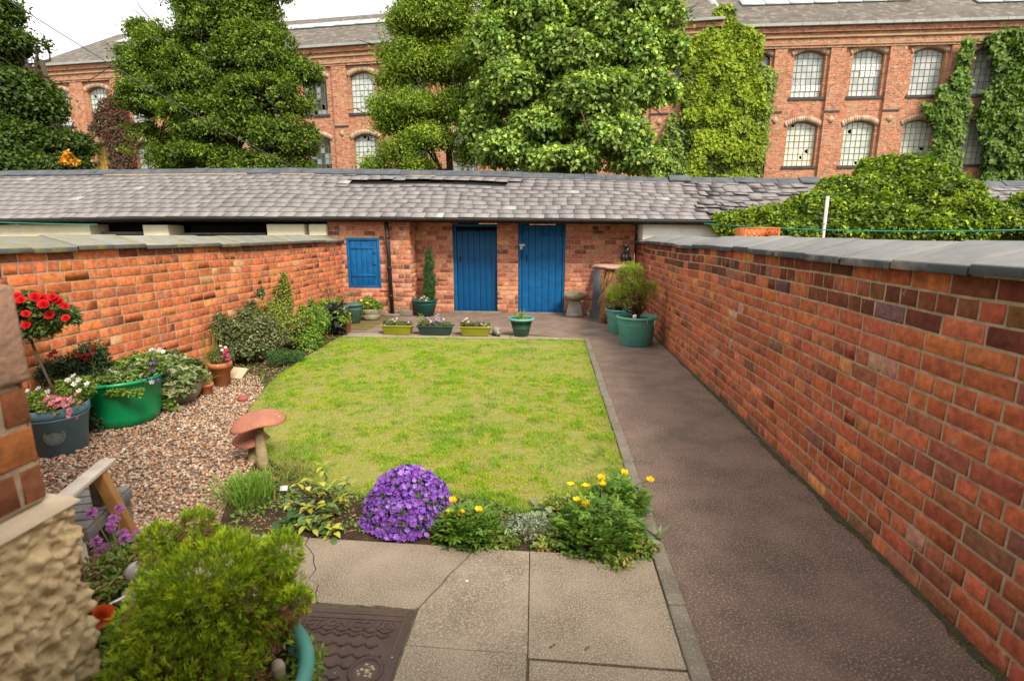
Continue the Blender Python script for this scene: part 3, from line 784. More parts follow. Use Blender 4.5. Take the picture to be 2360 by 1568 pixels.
brickwork(bk, mt, (-4.40, 10.05, 0), (1, 0, 0), (0, -1, 0), 1.64, 0, 1.86, pal=PAL_O, holes=[SH], wob=.004, darkfoot=.1, course=.0935)
bk.build('brick_front', M['brick'], row); bk = MB()
brickwork(bk, mt, (-2.76, 10.5, 0), (0, -1, 0), (1, 0, 0), .45, 0, 1.86, pal=PAL_O, wob=.002); bk.build('brick_return', M['brick'], row); bk = MB()
D1 = (-2.0 + 2.76, -1.085 + 2.76, -.02, 1.82); D2 = (-.66 + 2.76, .29 + 2.76, -.02, 1.855)
for xa_, xb_ in ((-2.76, -2.0), (-1.085, -.66), (.29, 1.66)):
    brickwork(bk, mt, (xa_, 10.5, 0), (1, 0, 0), (0, -1, 0), xb_ - xa_, 0, 1.86, pal=PAL_O, wob=.002, course=.0935)
    bk.build('brick_front', M['brick'], row); bk = MB()
for xa, xb, dep in ((-2.0, -1.085, .16), (-.66, .29, .07)):
    mt.box((xa - .003, 10.5, 0), (xa, 10.5 + dep, 1.85)); mt.box((xb, 10.5, 0), (xb + .003, 10.5 + dep, 1.85))
mt.box((-4.40, 10.22, -.02), (-2.78, 12.2, 1.6)); mt.box((-2.77, 10.72, -.02), (1.65, 12.2, 1.6))
mt.build('mortar', M['mortar'], row)
mb = MB()
X = lambda u: float(gy(u, 525, 10.2)[0])
for a, b in ((-140, 228), (348, 405), (628, 712), (723, 762)):
    mb = MB(); mb.box((X(a), 9.98, -.02), (X(b), 10.45, 1.80 if a != 348 else 1.79)); mb.build('cream_wall', M['cream'], row, bevel=.01)
mb = MB(); mb.box((1.72, 9.99, -.02), (3.2, 10.8, 1.79)); mb.build('white_wall', M['white_wall'], row, bevel=.01); mb = MB(); mb.box((3.203, 10.0, -.02), (12.5, 10.8, 1.70))
mb.build('white_wall', M['white_wall'], row, bevel=.01)
mb = MB()   # black openings: doors and lintels of the neighbouring sheds
mb.box((X(228), 10.46, 0), (X(348), 10.5, 1.80)); mb.box((X(419), 10.46, 0), (X(628), 10.5, 1.80))
mb.box((X(-140), 11.9, 0), (X(760), 12.0, 1.9))
mb.build('shed_opening', M['dark'], row)
mb = MB()
mb.box((X(232), 10.2, 1.60), (X(346), 10.23, 1.655)); mb.box((X(420), 10.2, 1.60), (X(610), 10.23, 1.635), )
mb.build('shed_rail', M['greywood'], row)
# fascia, soffit and gutter
mb = MB(); n = 40
for i in range(n):
    xa = -14 + 26.5 * i / n; xb = -14 + 26.5 * (i + 1) / n
    za = np.interp(xa, EX, EZ); zb = np.interp(xb, EX, EZ)
    mb.hexa([(xa, 9.80, za - .095), (xb, 9.80, zb - .095), (xb, 9.84, zb - .095), (xa, 9.84, za - .095)], [(xa, 9.80, za - .008), (xb, 9.80, zb - .008), (xb, 9.84, zb - .008), (xa, 9.84, za - .008)])
    mb.hexa([(xa, 9.845, za - .085), (xb, 9.845, zb - .085), (xb, 10.6, zb - .085), (xa, 10.6, za - .085)], [(xa, 9.845, za - .06), (xb, 9.845, zb - .06), (xb, 10.6, zb + .2), (xa, 10.6, za + .2)])
mb.build('fascia', M['blackwood'], row)
mb = MB(); pts = [(x, 9.765, float(np.interp(x, EX, EZ)) - .035) for x in np.linspace(-14, 12.5, 30)]
mb.tube(pts, .034, 8); mb.build('gutter', M['iron'], row, True)
mb = MB()   # dark roof deck under the slates
xs = np.linspace(-14, 12.5, 60)
for a, b in zip(xs[:-1], xs[1:]):
    for t0, t1 in ((0, .25), (.25, .5), (.5, .75), (.75, 1)):
        mb.face([roofp(a, t0, -.02), roofp(b, t0, -.02), roofp(b, t1, -.02), roofp(a, t1, -.02)])
    mb.face([roofp(a, 1, -.02), roofp(b, 1, -.02), (b, 14.2, 1.9), (a, 14.2, 1.9)])
mb.build('roof_deck', M['dark'], row)
mb = MB(); NC = 11
for c in range(NC):
    x = -14 + (c % 2) * .14
    while x < 12.5:
        wd = .285 * random.uniform(.96, 1.04); 
        if random.random() < .05: wd *= .6
        xa = x + .0035; xb = x + wd - .0035; x += wd
        t0 = c / NC - .012; t1 = (c + 1) / NC + .05
        if c == 8 and -4.55 < (xa + xb) / 2 < -.95: continue
        if c == 7 and -4.55 < (xa + xb) / 2 < -.95: t1 = 8 / NC - .002
        dis = 1.0 if 2.7 < xa < 6.0 else (.35 if (-5 < xa < 0 and c > 6) or xa > 6 else 0.0)
        j = (lambda: random.uniform(-.004, .004)) if dis < .5 else (lambda: random.uniform(-.028, .028))
        lift = random.uniform(0, .004) + (abs(random.gauss(0, .018)) * dis)
        sh = random.uniform(-.004, .004) + (random.gauss(0, .02) * dis)
        if c == 9 and -4.6 < xa < -.9: t0 += random.uniform(-.012, .004); lift += random.uniform(.012, .035)
        o0 = .018 + lift; o1 = .003
        if t1 > 1: t1 = 1
        base = np.array(random.choice([(.190, .172, .172), (.20, .182, .180), (.182, .165, .167), (.21, .192, .19), (.188, .17, .174)])) * random.uniform(.93, 1.07)
        if random.random() < .015: base = np.array((.30, .31, .29))
        if c == 0: base = base * 1.15 + np.array((.0, .012, .008))
        B = [roofp(xa, t0 + sh, o0 - .007), roofp(xb, t0 + sh + j() * .4, o0 - .007), roofp(xb, t1, o1 - .006), roofp(xa, t1, o1 - .006)]
        T = [roofp(xa + j() * .5, t0 + sh, o0), roofp(xb + j() * .5, t0 + sh + j() * .4, o0), roofp(xb, t1, o1), roofp(xa, t1, o1)]
        mb.hexa(B, T, base)
mb.build('slate_roof', M['slate'], row)
mb = MB(); x = -14
while x < 12.5:
    L = .46; e = x + L - .006
    j = random.uniform(-.008, .008) + (random.uniform(-.03, .02) if x > 1.6 else 0)
    for s in (1, -1):
        P = lambda X, dy, dz: (X, RY + dy * s, float(np.interp(X, RX, RZ)) + dz + j)
        mb.hexa([P(x, -.17, -.065), P(e, -.17, -.065), P(e, .0, .06), P(x, .0, .06)], [P(x, -.175, -.035), P(e, -.175, -.035), P(e, .0, .088), P(x, .0, .088)])
    x += L
mb.build('ridge_tiles', M['ridge'], row, bevel=.003)
mb = MB(); x = -12.0   # mortar bedding showing under some ridge tiles
for xa, xb in ((-10.5, -7.0), (-6.2, -5.4), (-3.2, -2.6)):
    mb = MB(); mb.tube([(q, RY - .19, float(np.interp(q, RX, RZ)) - .065) for q in np.linspace(xa, xb, 12)], .018, 6); mb.build('ridge_mortar', M['mortar'], row, True)
# downpipe
mb = MB(); mb.tube([(-3.18, 9.93, 1.86), (-3.165, 9.95, 1.2), (-3.15, 9.96, .02)], .040, 12)
for z in (1.55, .95, .4): mb.tube([(-3.165, 9.95, z - .03), (-3.165, 9.95, z + .03)], .050, 12)
mb.build('downpipe', M['iron'], row, True)
mb = MB(); mb.box((-3.3, 9.85, 0), (-2.98, 10.04, .05)); mb.box((-3.02, 9.97, 0), (-2.74, 10.04, .12)); mb.box((-3.9, 9.99, 0), (-3.32, 10.04, .10))
mb.build('drain_kerb', M['kerb'], row, bevel=.01)
# doors
def plank_door(x0, x1, z0, z1, y, mat, top_dark=False, planks=7):
    mb = MB(); W = (x1 - x0) / planks
    for i in range(planks):
        a = x0 + i * W; b = a + W
        dy = random.uniform(-.0015, .0015)
        mb.hexa([(a + .0035, y + dy, z0), (b - .0035, y + dy, z0), (b, y + .03, z0), (a, y + .03, z0)], [(a + .0035, y + dy, z1), (b - .0035, y + dy, z1), (b, y + .03, z1), (a, y + .03, z1)])
    mb.box((x0, y + .031, z0), (x1, y + .05, z1))
    return mb.build('door', mat, row, bevel=.003)
d1 = plank_door(-1.93, -1.10, .02, 1.70, 10.60, M['bluedark'], planks=7)
mb = MB(); mb.box((-1.998, 10.57, 0), (-1.935, 10.66, 1.80)); mb.box((-1.10, 10.57, 0), (-1.088, 10.66, 1.80)); mb.box((-1.94, 10.57, 1.76), (-1.09, 10.66, 1.81))
mb.build('door_frame', M['blue'], d1, bevel=.004)
mb = MB(); mb.box((-1.935, 10.62, 1.70), (-1.10, 10.66, 1.76)); 
for i in range(13):
    a = -1.93 + i * .064; mb.add([(a, 10.596, 1.70), (a + .032, 10.596, 1.64), (a + .064, 10.596, 1.70)], [np.array([[0, 1, 2]])])
mb.build('vent_slot', M['dark'], d1)
mb = MB(); mb.tube([(-1.86, 10.585, 1.06), (-1.86, 10.585, 1.16)], .012, 8); mb.build('latch', M['iron'], d1)
tag(d1, 'blue plank door set back, recess shade put into its colour, vented at the top')
d2 = plank_door(-.585, .235, .02, 1.79, 10.545, M['blue'], planks=6)
mb = MB(); mb.box((-.658, 10.52, 0), (-.59, 10.60, 1.845)); mb.box((.24, 10.52, 0), (.288, 10.60, 1.845)); mb.box((-.59, 10.52, 1.80), (.24, 10.60, 1.848))
mb.build('door_frame', M['blue'], d2, bevel=.004)
mb = MB(); mb.box((-.635, 10.500, 1.365), (-.52, 10.512, 1.41)); mb.box((-.62, 10.505, 1.30), (-.57, 10.519, 1.362)); mb.build('padlock', M['steel'], d2, bevel=.004)
mb = MB(); mb.box((-.60, 10.513, 1.12), (-.585, 10.519, 1.29)); mb.build('lock_bar', M['iron'], d2)
mb = MB(); mb.tube([(-.49, 10.535, 1.2), (-.485, 10.52, 1.14), (-.49, 10.535, 1.06)], .008, 6); mb.build('door_pull', M['iron'], d2)
mb = MB(); mb.box((-.18, 10.538, 1.57), (.23, 10.543, 1.60)); mb.build('patch_board', M['blue'], d2)
mb = MB(); mb.box((-2.1, 10.43, -.02), (-1.0, 10.56, .035)); mb.box((-.7, 10.43, -.02), (.34, 10.5, .03)); mb.build('doorstep', M['kerb'], row, bevel=.01)
# shutter
x0, x1, z0, z1 = -4.05, -3.375, .55, 1.535
mb = MB(); W = (x1 - x0 - .12) / 5
for i in range(5):
    a = x0 + .06 + i * W; mb.box((a + .003, 10.075, z0 + .055), (a + W - .003, 10.10, z1 - .055))
sh = mb.build('shutter', M['blue'], row, bevel=.002); tag(sh, 'small blue plank shutter in the brick front')
mb = MB(); mb.box((x0, 10.055, z0), (x0 + .055, 10.12, z1)); mb.box((x1 - .055, 10.055, z0), (x1, 10.12, z1)); mb.box((x0 + .056, 10.055, z0), (x1 - .056, 10.12, z0 + .05)); mb.box((x0 + .056, 10.055, z1 - .05), (x1 - .056, 10.12, z1))
mb.box((x0 + .02, 10.125, z0), (x1 - .02, 10.14, z1))
mb.build('shutter_frame', M['blue'], sh, bevel=.003)
for z in (1.34, .80):
    mb = MB(); mb.box((x0 + .07, 10.062, z - .022), (x1 - .12, 10.074, z + .022)); mb.build('batten', M['blue'], sh, bevel=.002)
for z in (1.25, 1.02):
    mb = MB(); mb.box((x1 - .14, 10.060, z - .02), (x1 - .10, 10.072, z + .02)); mb.build('hinge', M['bluedark'], sh)

# =================================================================== MILL BUILDINGS
def mill(name, label, O, d, L, bays, z_eave, z_ridge, depth, winfo, name_parapet=False):
    O = np.array((O[0], O[1], 0.)); d = np.array((d[0], d[1], 0.)); d /= np.linalg.norm(d)
    n = np.array((d[1], -d[0], 0.))
    if n[1] > 0: n = -n
    P = lambda s, z, o=0: O + d * s + n * o + np.array((0, 0, z))
    t = thing(name, tuple(P(L / 2, 0)), label, 'factory')
    wall = MB(); stone = MB()
    def U(s, z): return (s, z, 0)
    def slab(mb, s0, s1, z0, z1, o0, o1, ns=1, zl=None, zh=None):
        """front at o1, back at o0; zl/zh functions for curved bottom/top"""
        ss = np.linspace(s0, s1, ns + 1)
        for a, b in zip(ss[:-1], ss[1:]):
            la, lb = (zl(a), zl(b)) if zl else (z0, z0); ha, hb = (zh(a), zh(b)) if zh else (z1, z1)
            mb.face([P(a, la, o1), P(b, lb, o1), P(b, hb, o1), P(a, ha, o1)], U=[U(a, la), U(b, lb), U(b, hb), U(a, ha)])
            mb.face([P(a, la, o0), P(b, lb, o0), P(b, lb, o1), P(a, la, o1)], U=[U(a, la), U(b, lb), U(b, lb + .3), U(a, la + .3)])
            mb.face([P(a, ha, o1), P(b, hb, o1), P(b, hb, o0), P(a, ha, o0)], U=[U(a, ha), U(b, hb), U(b, hb + .3), U(a, ha + .3)])
        for a, q in ((s0, 0), (s1, 1)):
            la = zl(a) if zl else z0; ha = zh(a) if zh else z1
            mb.face([P(a, la, o0), P(a, la, o1), P(a, ha, o1), P(a, ha, o0)], U=[U(a + .3, la), U(a, la), U(a, ha), U(a + .3, ha)])
    ww = 1.45; bayw = 2.0
    lows = (0.6, 4.95, 8.15); tops = (3.2, 7.05, 10.25)     # sills and arch springing crowns
    edges = []
    for s in bays: edges.append((s - bayw / 2 - .12, s + bayw / 2 - .12))
    # piers, proud
    zt = z_eave - .95
    prev = 0
    for a, b in edges + [(L, L)]:
        if a > prev + .05: slab(wall, prev, a, -.1, zt, -.3, .13)
        prev = b
    # frieze, proud, with buff bands
    slab(wall, 0, L, zt + .002, z_eave, -.3, .16)
    slab(stone, 0, L, zt + .10, zt + .17, .10, .20); slab(stone, 0, L, zt + .42, zt + .50, .10, .24)
    slab(wall, 0, L, z_eave - .30, z_eave - .02, .10, .28)
    band = MB()
    for (a, b) in edges:
        cx = (a + b) / 2 + .12 - .0
        c = [s for s in bays if a < s < b][0]
        wl, wr = c - ww / 2, c + ww / 2
        slab(wall, a, wl, -.1, zt, -.3, 0); slab(wall, wr, b, -.1, zt, -.3, 0)
        arch = lambda s, top: top - .22 * ((s - c) / (ww / 2)) ** 2
        slab(wall, wl, wr, -.1, lows[0], -.3, 0)
        for i in range(3):
            hi = lows[i + 1] if i < 2 else zt
            slab(wall, wl, wr, 0, hi, -.3, 0, 8, zl=lambda s, i=i: arch(s, tops[i]), zh=lambda s, hi=hi: hi)
    wall.build('brick_wall', M['facbrick'], t)
    stone.build('buff_band', M['facstone'], t)
    # windows of the two upper floors
    for k, c in enumerate(bays):
        for fl in (1, 2):
            info = winfo(k, fl)
            if info is None: continue
            zs, ztp = lows[fl], tops[fl]; wl, wr = c - ww / 2, c + ww / 2
            arch = lambda s: ztp - .22 * ((s - c) / (ww / 2)) ** 2
            bars = MB(); nx, nz = info.get('nx', 6), 7
            for i in range(nx + 1):
                s = wl + (wr - wl) * i / nx; e = .026 if i in (0, nx) else .0075
                slab(bars, max(s - e, wl), min(s + e, wr), zs, arch(s) - .001, -.24, -.19)
            hz = (ztp - .02 - zs) / nz
            for j in range(nz):
                z = zs + hz * j; e = .04 if j == 0 else .0075
                slab(bars, wl, wr, z - (0 if j == 0 else e), z + e, -.238, -.192)
            slab(bars, wl, wr, 0, 0, -.24, -.19, 8, zl=lambda s: arch(s) - .05, zh=lambda s: arch(s) - .001)
            wo = bars.build('window', info.get('bar', M['bar']), t)
            g = MB(); br = info.get('broken', 0)
            for i in range(nx):
                for j in range(nz):
                    a = wl + (wr - wl) * i / nx; b = wl + (wr - wl) * (i + 1) / nx; z0 = zs + hz * j; z1 = z0 + hz
                    ta = min(z1, arch(a) - .02); tb = min(z1, arch(b) - .02)
                    col = np.array(info['glass'](i, j)) * random.uniform(.90, 1.10)
                    tl = random.uniform(-.006, .006)
                    if random.random() < br:
                        m = random.choice([0, 1, 2])      # broken pane: shards left round a hole
                        q = [(a, z0), (b, z0), (b, tb), (a, ta)]
                        cxx, czz = (a + b) / 2 + random.uniform(-.04, .04), (z0 + z1) / 2 + random.uniform(-.06, .06)
                        inner = []
                        for (x_, z_) in q:
                            f = random.uniform(.25, .85); inner.append((x_ + (cxx - x_) * (1 - f), z_ + (czz - z_) * (1 - f)))
                        for r in range(4):
                            if m == 2 and r in (0, 1) and random.random() < .7: continue
                            r2 = (r + 1) % 4
                            g.face([P(*q[r], -.215), P(*q[r2], -.215), P(*inner[r2], -.215), P(*inner[r], -.215)], col)
                        continue
                    g.face([P(a, z0, -.215 + tl), P(b, z0, -.215 - tl), P(b, tb, -.215 - tl), P(a, ta, -.215 + tl)], col)
            g.build('pane', M['glass'], wo)
            s_ = MB(); slab(s_, wl - .12, wr + .12, zs - .13, zs - .002, -.2, .06); s_.build('sill', M['sillblue'], wo)
            if info.get('papers'):
                for (j, i0, txt) in info['papers']:
                    for q, chx in enumerate(txt):
                        i = i0 + q; a = wl + (wr - wl) * i / nx + .035; b = wl + (wr - wl) * (i + 1) / nx - .02; z0 = zs + hz * j + .02; z1 = z0 + hz - .04
                        pm = MB(); slab(pm, a, b, z0, z1, -.189, -.184); po = pm.build('paper_sign', M['paper'], wo)
                        cu = bpy.data.curves.new('letter', 'FONT'); cu.body = chx; cu.size = .20; cu.align_x = 'CENTER'; cu.align_y = 'CENTER'; cu.extrude = .001
                        tmp = bpy.data.objects.new('tmp', cu); sc.collection.objects.link(tmp)
                        me = bpy.data.meshes.new_from_object(tmp.evaluated_get(bpy.context.evaluated_depsgraph_get())); bpy.data.objects.remove(tmp)
                        co = np.zeros(len(me.vertices) * 3); me.vertices.foreach_get('co', co); co = co.reshape(-1, 3)
                        c0 = P((a + b) / 2, (z0 + z1) / 2, -.180) - WORLD[po.name]
                        co = c0 + co[:, :1] * d + co[:, 1:2] * np.array((0, 0, 1.)) + co[:, 2:3] * n
                        me.vertices.foreach_set('co', co.ravel()); me.materials.clear(); me.materials.append(M['ink'])
                        lo = bpy.data.objects.new('letter', me); sc.collection.objects.link(lo); lo.parent = po; WORLD[lo.name] = WORLD[po.name]
            # segmental arch of buff voussoirs
            am = MB(); nv = 17
            for v in range(nv):
                s0 = c + (ww / 2 + .10) * (-1 + 2 * v / nv); s1 = c + (ww / 2 + .10) * (-1 + 2 * (v + 1) / nv) - .006
                zb = lambda s: ztp - .22 * ((s - c) / (ww / 2)) ** 2
                hgt = .24
                col = np.array(random.choice([(.50, .38, .24), (.44, .32, .20), (.52, .36, .26), (.38, .28, .2)])) * random.uniform(.85, 1.1)
                sp = lambda s: c + (s - c) * 1.10
                B = [P(s0, zb(s0) + .004, -.1), P(s1, zb(s1) + .004, -.1), P(s1, zb(s1) + .004, .045), P(s0, zb(s0) + .004, .045)]
                T = [P(sp(s0), zb(s0) + hgt, -.1), P(sp(s1), zb(s1) + hgt, -.1), P(sp(s1), zb(s1) + hgt, .045), P(sp(s0), zb(s0) + hgt, .045)]
                am.hexa(B, T, col)
            am.build('arch', M['facarch'], wo)
    # string course and diamond plaques on the piers
    mm = MB()
    prev = 0
    for k, (a, b) in enumerate(edges + [(L, L)]):
        if a - prev > .3 and prev > 0:
            slab(mm, prev, a, 7.42, 7.50, .12, .17)
            cs = (prev + a) / 2; cz = 7.08; r = .19
            q = MB(); q.add([P(cs, cz - r, .15), P(cs + r, cz, .15), P(cs, cz + r, .15), P(cs - r, cz, .15), P(cs, cz - r, .10), P(cs + r, cz, .10), P(cs, cz + r, .10), P(cs - r, cz, .10)], BOXF)
            q.build('diamond_plaque', M['facstone'], t)
        prev = b
    mm.build('string_course', M['sillblue'], t)
    mm = MB(); slab(mm, 0, L, -.1, z_eave, -3.0, -2.9); mm.build('dark_interior', M['dark'], t)
    # roof
    rf = MB(); run = depth; nseg = 24
    for i in range(nseg):
        a = L * i / nseg; b = L * (i + 1) / nseg
        rf.face([P(a, z_eave, .35), P(b, z_eave, .35), P(b, z_ridge, -run), P(a, z_ridge, -run)])
        rf.face([P(a, z_ridge, -run), P(b, z_ridge, -run), P(b, z_eave, -2 * run), P(a, z_eave, -2 * run)])
    ro = rf.build('roof', M['facroof'], t)
    g = MB(); 
    for i in range(nseg):
        a = L * i / nseg; b = L * (i + 1) / nseg - .02
        slab(g, a, b, z_eave - .07, z_eave + .05, .34, .46)
    g.build('gutter', M['gutter'], t)
    # glazed strip in the roof
    for (a, b, f0, f1, stp) in winfo('sky', 0):
        k = int((b - a) / stp)
        mbx = MB()
        for i in range(k):
            s0 = a + (b - a) * i / k; s1 = a + (b - a) * (i + 1) / k - .06
            q = lambda s, f, o: P(s, z_eave + (z_ridge - z_eave) * f + o, .35 - (run + .35) * f)
            mbx.hexa([q(s0, f0, .05), q(s1, f0, .05), q(s1, f1, .05), q(s0, f1, .05)], [q(s0, f0, .13), q(s1, f0, .13), q(s1, f1, .13), q(s0, f1, .13)])
        mbx.build('skylight', M['glazing'], ro)
    # gable ends
    gb = MB()
    for s in (0, L):
        gb.face([P(s, -.1, .1), P(s, z_eave, .1), P(s, z_ridge - .05, -run), P(s, z_eave, -2 * run), P(s, -.1, -2 * run)], U=[U(0, 0), U(0, 11), U(6, 16), U(12, 11), U(12, 0)])
    gb.build('gable_wall', M['facbrick'], t)
    if name_parapet:
        pm = MB(); q = lambda s, f, o: P(s, z_eave + (z_ridge - z_eave) * f + o, .2 - (run + .2) * f)
        pm.hexa([q(-.25, 0, -.4), q(.10, 0, -.4), q(.10, 1, -.4), q(-.25, 1, -.4)], [q(-.25, 0, .22), q(.10, 0, .22), q(.10, 1, .22), q(-.25, 1, .22)])
        pm.build('gable_coping', M['gutter'], t)
    return t, P
grey = lambda i, j: (.30, .335, .335)
pale = lambda i, j: (.58, .60, .53) if j > 2 else (.78, .72, .56)
def win_right(k, fl):
    if k == 'sky': return [(1.3, 9.6, .29, .37, 1.1), (12.3, 18, .22, .31, 1.1)]
    d = dict(glass=grey if fl == 2 else pale, broken=.0 if fl == 2 else .05)
    if fl == 2:
        d['glass'] = lambda i, j: random.choice([(.42, .46, .46), (.50, .52, .51), (.46, .48, .45), (.36, .40, .42)]) if j > 0 else (.56, .61, .60)
    if fl == 1 and k == 1: d['broken'] = .08
    if fl == 1 and k == 2: d['broken'] = .15; d['glass'] = lambda i, j: (.55, .60, .53)
    if fl == 1 and k > 2: d['broken'] = .12; d['glass'] = lambda i, j: (.55, .59, .50)
    if fl == 2 and k == 1: d['papers'] = [(1, 0, 'EVENTS')]
    if fl == 2 and k == 2: d['papers'] = [(4, 0, 'CLAIMS'), (3, 2, 'WEB')]
    return d
millR, PR = mill('brick_mill', 'red brick mill with arched windows and paper letters in two upper panes, on the right', (8.3, 27.85), (1, 0), 19.7, [a - 8.3 for a in (9.72, 12.30, 15.0, 17.75, 20.5, 23.2, 25.9)], 11.25, 17.3, 8.0, win_right, True)
dL = np.array((-34.7, 3.6)); dL /= np.linalg.norm(dL)
OL = (8.0, 27.5)
bL = [1.15 + 2.84 * k for k in range(15)]
# window lattice s measured from (8,27.5); matches bays seen between the trees
off = (14.64 + 3.82) % 2.84
bL = [off + 2.84 * k for k in range(0, 14)]
def win_left(k, fl):
    if k == 'sky': return [(13.8, 30.0, .60, .72, 1.3), (34.8, 37.6, .60, .74, .9)]
    s = bL[k]
    if 17.8 < s < 19.2 : return dict(glass=lambda i, j: (.54, .59, .57) if j > 3 or fl == 2 else (.60, .62, .54), broken=.05 if fl == 1 else .02)
    if 20.5 < s < 22.5: return dict(glass=lambda i, j: random.choice([(.03, .035, .035), (.05, .06, .05), (.22, .27, .27)]), broken=.12)  # paler panes among the dark ones paint in patches of sky reflection
    if fl == 1 and 34.5 < s < 36.5: return dict(glass=lambda i, j: (.42, .27, .03), broken=0)  # yellow pane colour stands in for light from inside
    if s > 30: return dict(glass=lambda i, j: (.54, .60, .60) if (j > 4 or i > 3) else (.38, .42, .40), broken=.04)
    return dict(glass=lambda i, j: (.28, .31, .30), broken=.06)
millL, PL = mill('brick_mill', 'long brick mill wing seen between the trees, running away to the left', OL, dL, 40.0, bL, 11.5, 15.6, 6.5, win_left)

# =================================================================== HOUSE CORNER (camera stands at its back door)
hs = thing('house', (-1.25, .2, 0), 'corner of the house with brick over a cream roughcast plinth, close on the left', 'house')
bk = MB(); mt = MB()
PAL_H = [((.24, .085, .04), 3), ((.12, .06, .04), 3), ((.36, .12, .04), 2), ((.17, .085, .055), 2)]
def hz(z): return z
brickwork(bk, mt, (-1.21, 1.05, 0), (0, -1, 0), (1, 0, 0), 1.62, .975, 1.26, pal=PAL_H, wob=.003)
brickwork(bk, mt, (-1.21, 1.05, 0), (0, -1, 0), (1, 0, 0), 1.62, 1.50, 2.62, pal=PAL_H, wob=.003)
brickwork(bk, mt, (-1.21, 1.05, 0), (-1, 0, 0), (0, 1, 0), 2.9, .975, 2.62, pal=PAL_L, wob=.003)
mt.box((-4.1, -4.5, 0), (-1.215, 1.045, 2.6))
mt.build('mortar', M['mortar'], hs); bk.build('brickwork', M['brick'], hs)
mb = MB(); q = 0.
for (a, b) in ((1.062, .70), (.69, .28), (.27, -.2), (-.21, -.58)):
    mb.box((-1.30, b, 1.268), (-1.196, a, 1.492))
mb.build('stone_band', surf('pinkish_stone', (.46, .27, .18), (.34, .21, .14), 16, .9, 50, .006), hs, bevel=.012)
mb = MB(); mb.hexa([(-1.30, -.6, .945), (-1.165, -.6, .945), (-1.165, 1.10, .945), (-1.30, 1.10, .945)], [(-1.30, -.6, .975), (-1.18, -.6, .965), (-1.18, 1.085, .965), (-1.30, 1.085, .975)])
mb.box((-4.1, 1.04, .945), (-1.301, 1.10, .972))
mb.build('sill', M['sill'], hs, bevel=.005)
mb = MB()
ny, nz = 300, 180
yy = np.linspace(1.085, -.55, ny); zz = np.linspace(0, .945, nz); Y, Z = np.meshgrid(yy, zz, indexing='ij')
dsp = (fbm(Y, Z, 26, 1) - .5) * .028 + (vnoise(Y, Z, 70, 4) - .5) * .014 + np.clip(vnoise(Y, Z, 48, 14) - .55, 0, 1) * .03
rc = (np.abs(fbm(Y, Z, 13, 9) - .5) < .04) * -.008
XX = -1.180 + dsp + rc
dv = np.array((.66, .51, .29)) * (1 + (vnoise(Y, Z, 9, 2)[..., None] - .5) * .3)
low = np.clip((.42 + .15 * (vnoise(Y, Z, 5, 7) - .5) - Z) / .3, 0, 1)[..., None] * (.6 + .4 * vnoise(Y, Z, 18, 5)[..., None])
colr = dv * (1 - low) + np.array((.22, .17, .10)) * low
V = np.stack([XX, Y + (Y > 1.08) * dsp, Z], 2).reshape(-1, 3)
ii, jj = np.meshgrid(np.arange(ny - 1), np.arange(nz - 1), indexing='ij'); a = (ii * nz + jj).ravel()
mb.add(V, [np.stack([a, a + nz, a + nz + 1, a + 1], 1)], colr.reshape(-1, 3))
xx = np.linspace(-1.185, -1.8, 60); Xg, Zg = np.meshgrid(xx, zz, indexing='ij')
d2_ = (fbm(Xg, Zg, 24, 3) - .5) * .03
V = np.stack([Xg, 1.085 + d2_ * (Xg < -1.19), Zg], 2).reshape(-1, 3)
ii, jj = np.meshgrid(np.arange(59), np.arange(nz - 1), indexing='ij'); a = (ii * nz + jj).ravel()
mb.add(V, [np.stack([a, a + 1, a + nz + 1, a + nz], 1)], (.5, .38, .22))
mb.box((-4.1, -4.4, 0), (-1.8, 1.085, .94), (.5, .38, .22))
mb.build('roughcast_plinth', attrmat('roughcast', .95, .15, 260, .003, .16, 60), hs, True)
mb = MB(); mb.box((-4.1, -4.5, 2.6), (-1.22, 1.04, 3.1)); mb.box((-1.21, -4.5, 0), (6.2, -.62, 3.0))  # unseen mass behind the camera, width and height set to shade the foreground
mb.build('unseen_wall', surf('house_brick', (.30, .12, .07), (.22, .09, .06), 5, .9, 40, .003), hs)
mb = MB(); mb.hexa([(-4.3, -4.7, 3.1), (6.4, -4.7, 3.1), (6.4, -.5, 3.1), (-4.3, -.5, 3.1)], [(-4.3, -2.6, 4.1), (6.4, -2.6, 4.1), (6.4, -2.5, 4.1), (-4.3, -2.5, 4.1)])
mb.build('roof', M['facroof'], hs)

# =================================================================== INSPECTION COVER
mh = thing('inspection_cover', (-.885, 1.54, 0), 'brown cast iron inspection cover with raised lettering set in the paving', 'manhole cover')
x0, x1, y0, y1 = -1.215, -.560, 1.205, 1.885
mb = MB(); wf = .028
mb.box((x0, y0, -.02), (x0 + wf, y1, .010)); mb.box((x1 - wf, y0, -.02), (x1, y1, .010)); mb.box((x0 + wf, y0, -.02), (x1 - wf, y0 + wf, .010)); mb.box((x0 + wf, y1 - wf, -.02), (x1 - wf, y1, .010))
mb.build('frame', M['cast'], mh, bevel=.002)
mb = MB(); c0, c1, e0, e1 = x0 + wf + .007, x1 - wf - .007, y0 + wf + .007, y1 - wf - .007
mb.box((c0, e0, -.01), (c1, e1, .008)); mb.box((c0 + .004, e1 - .022, .008), (c1 - .004, e1 - .004, .011)); 
cv = mb.build('cover', M['cast'], mh, bevel=.0015)
mb = MB()
px, py = .0605, .052
rws = int((e1 - .085 - e0) / py)
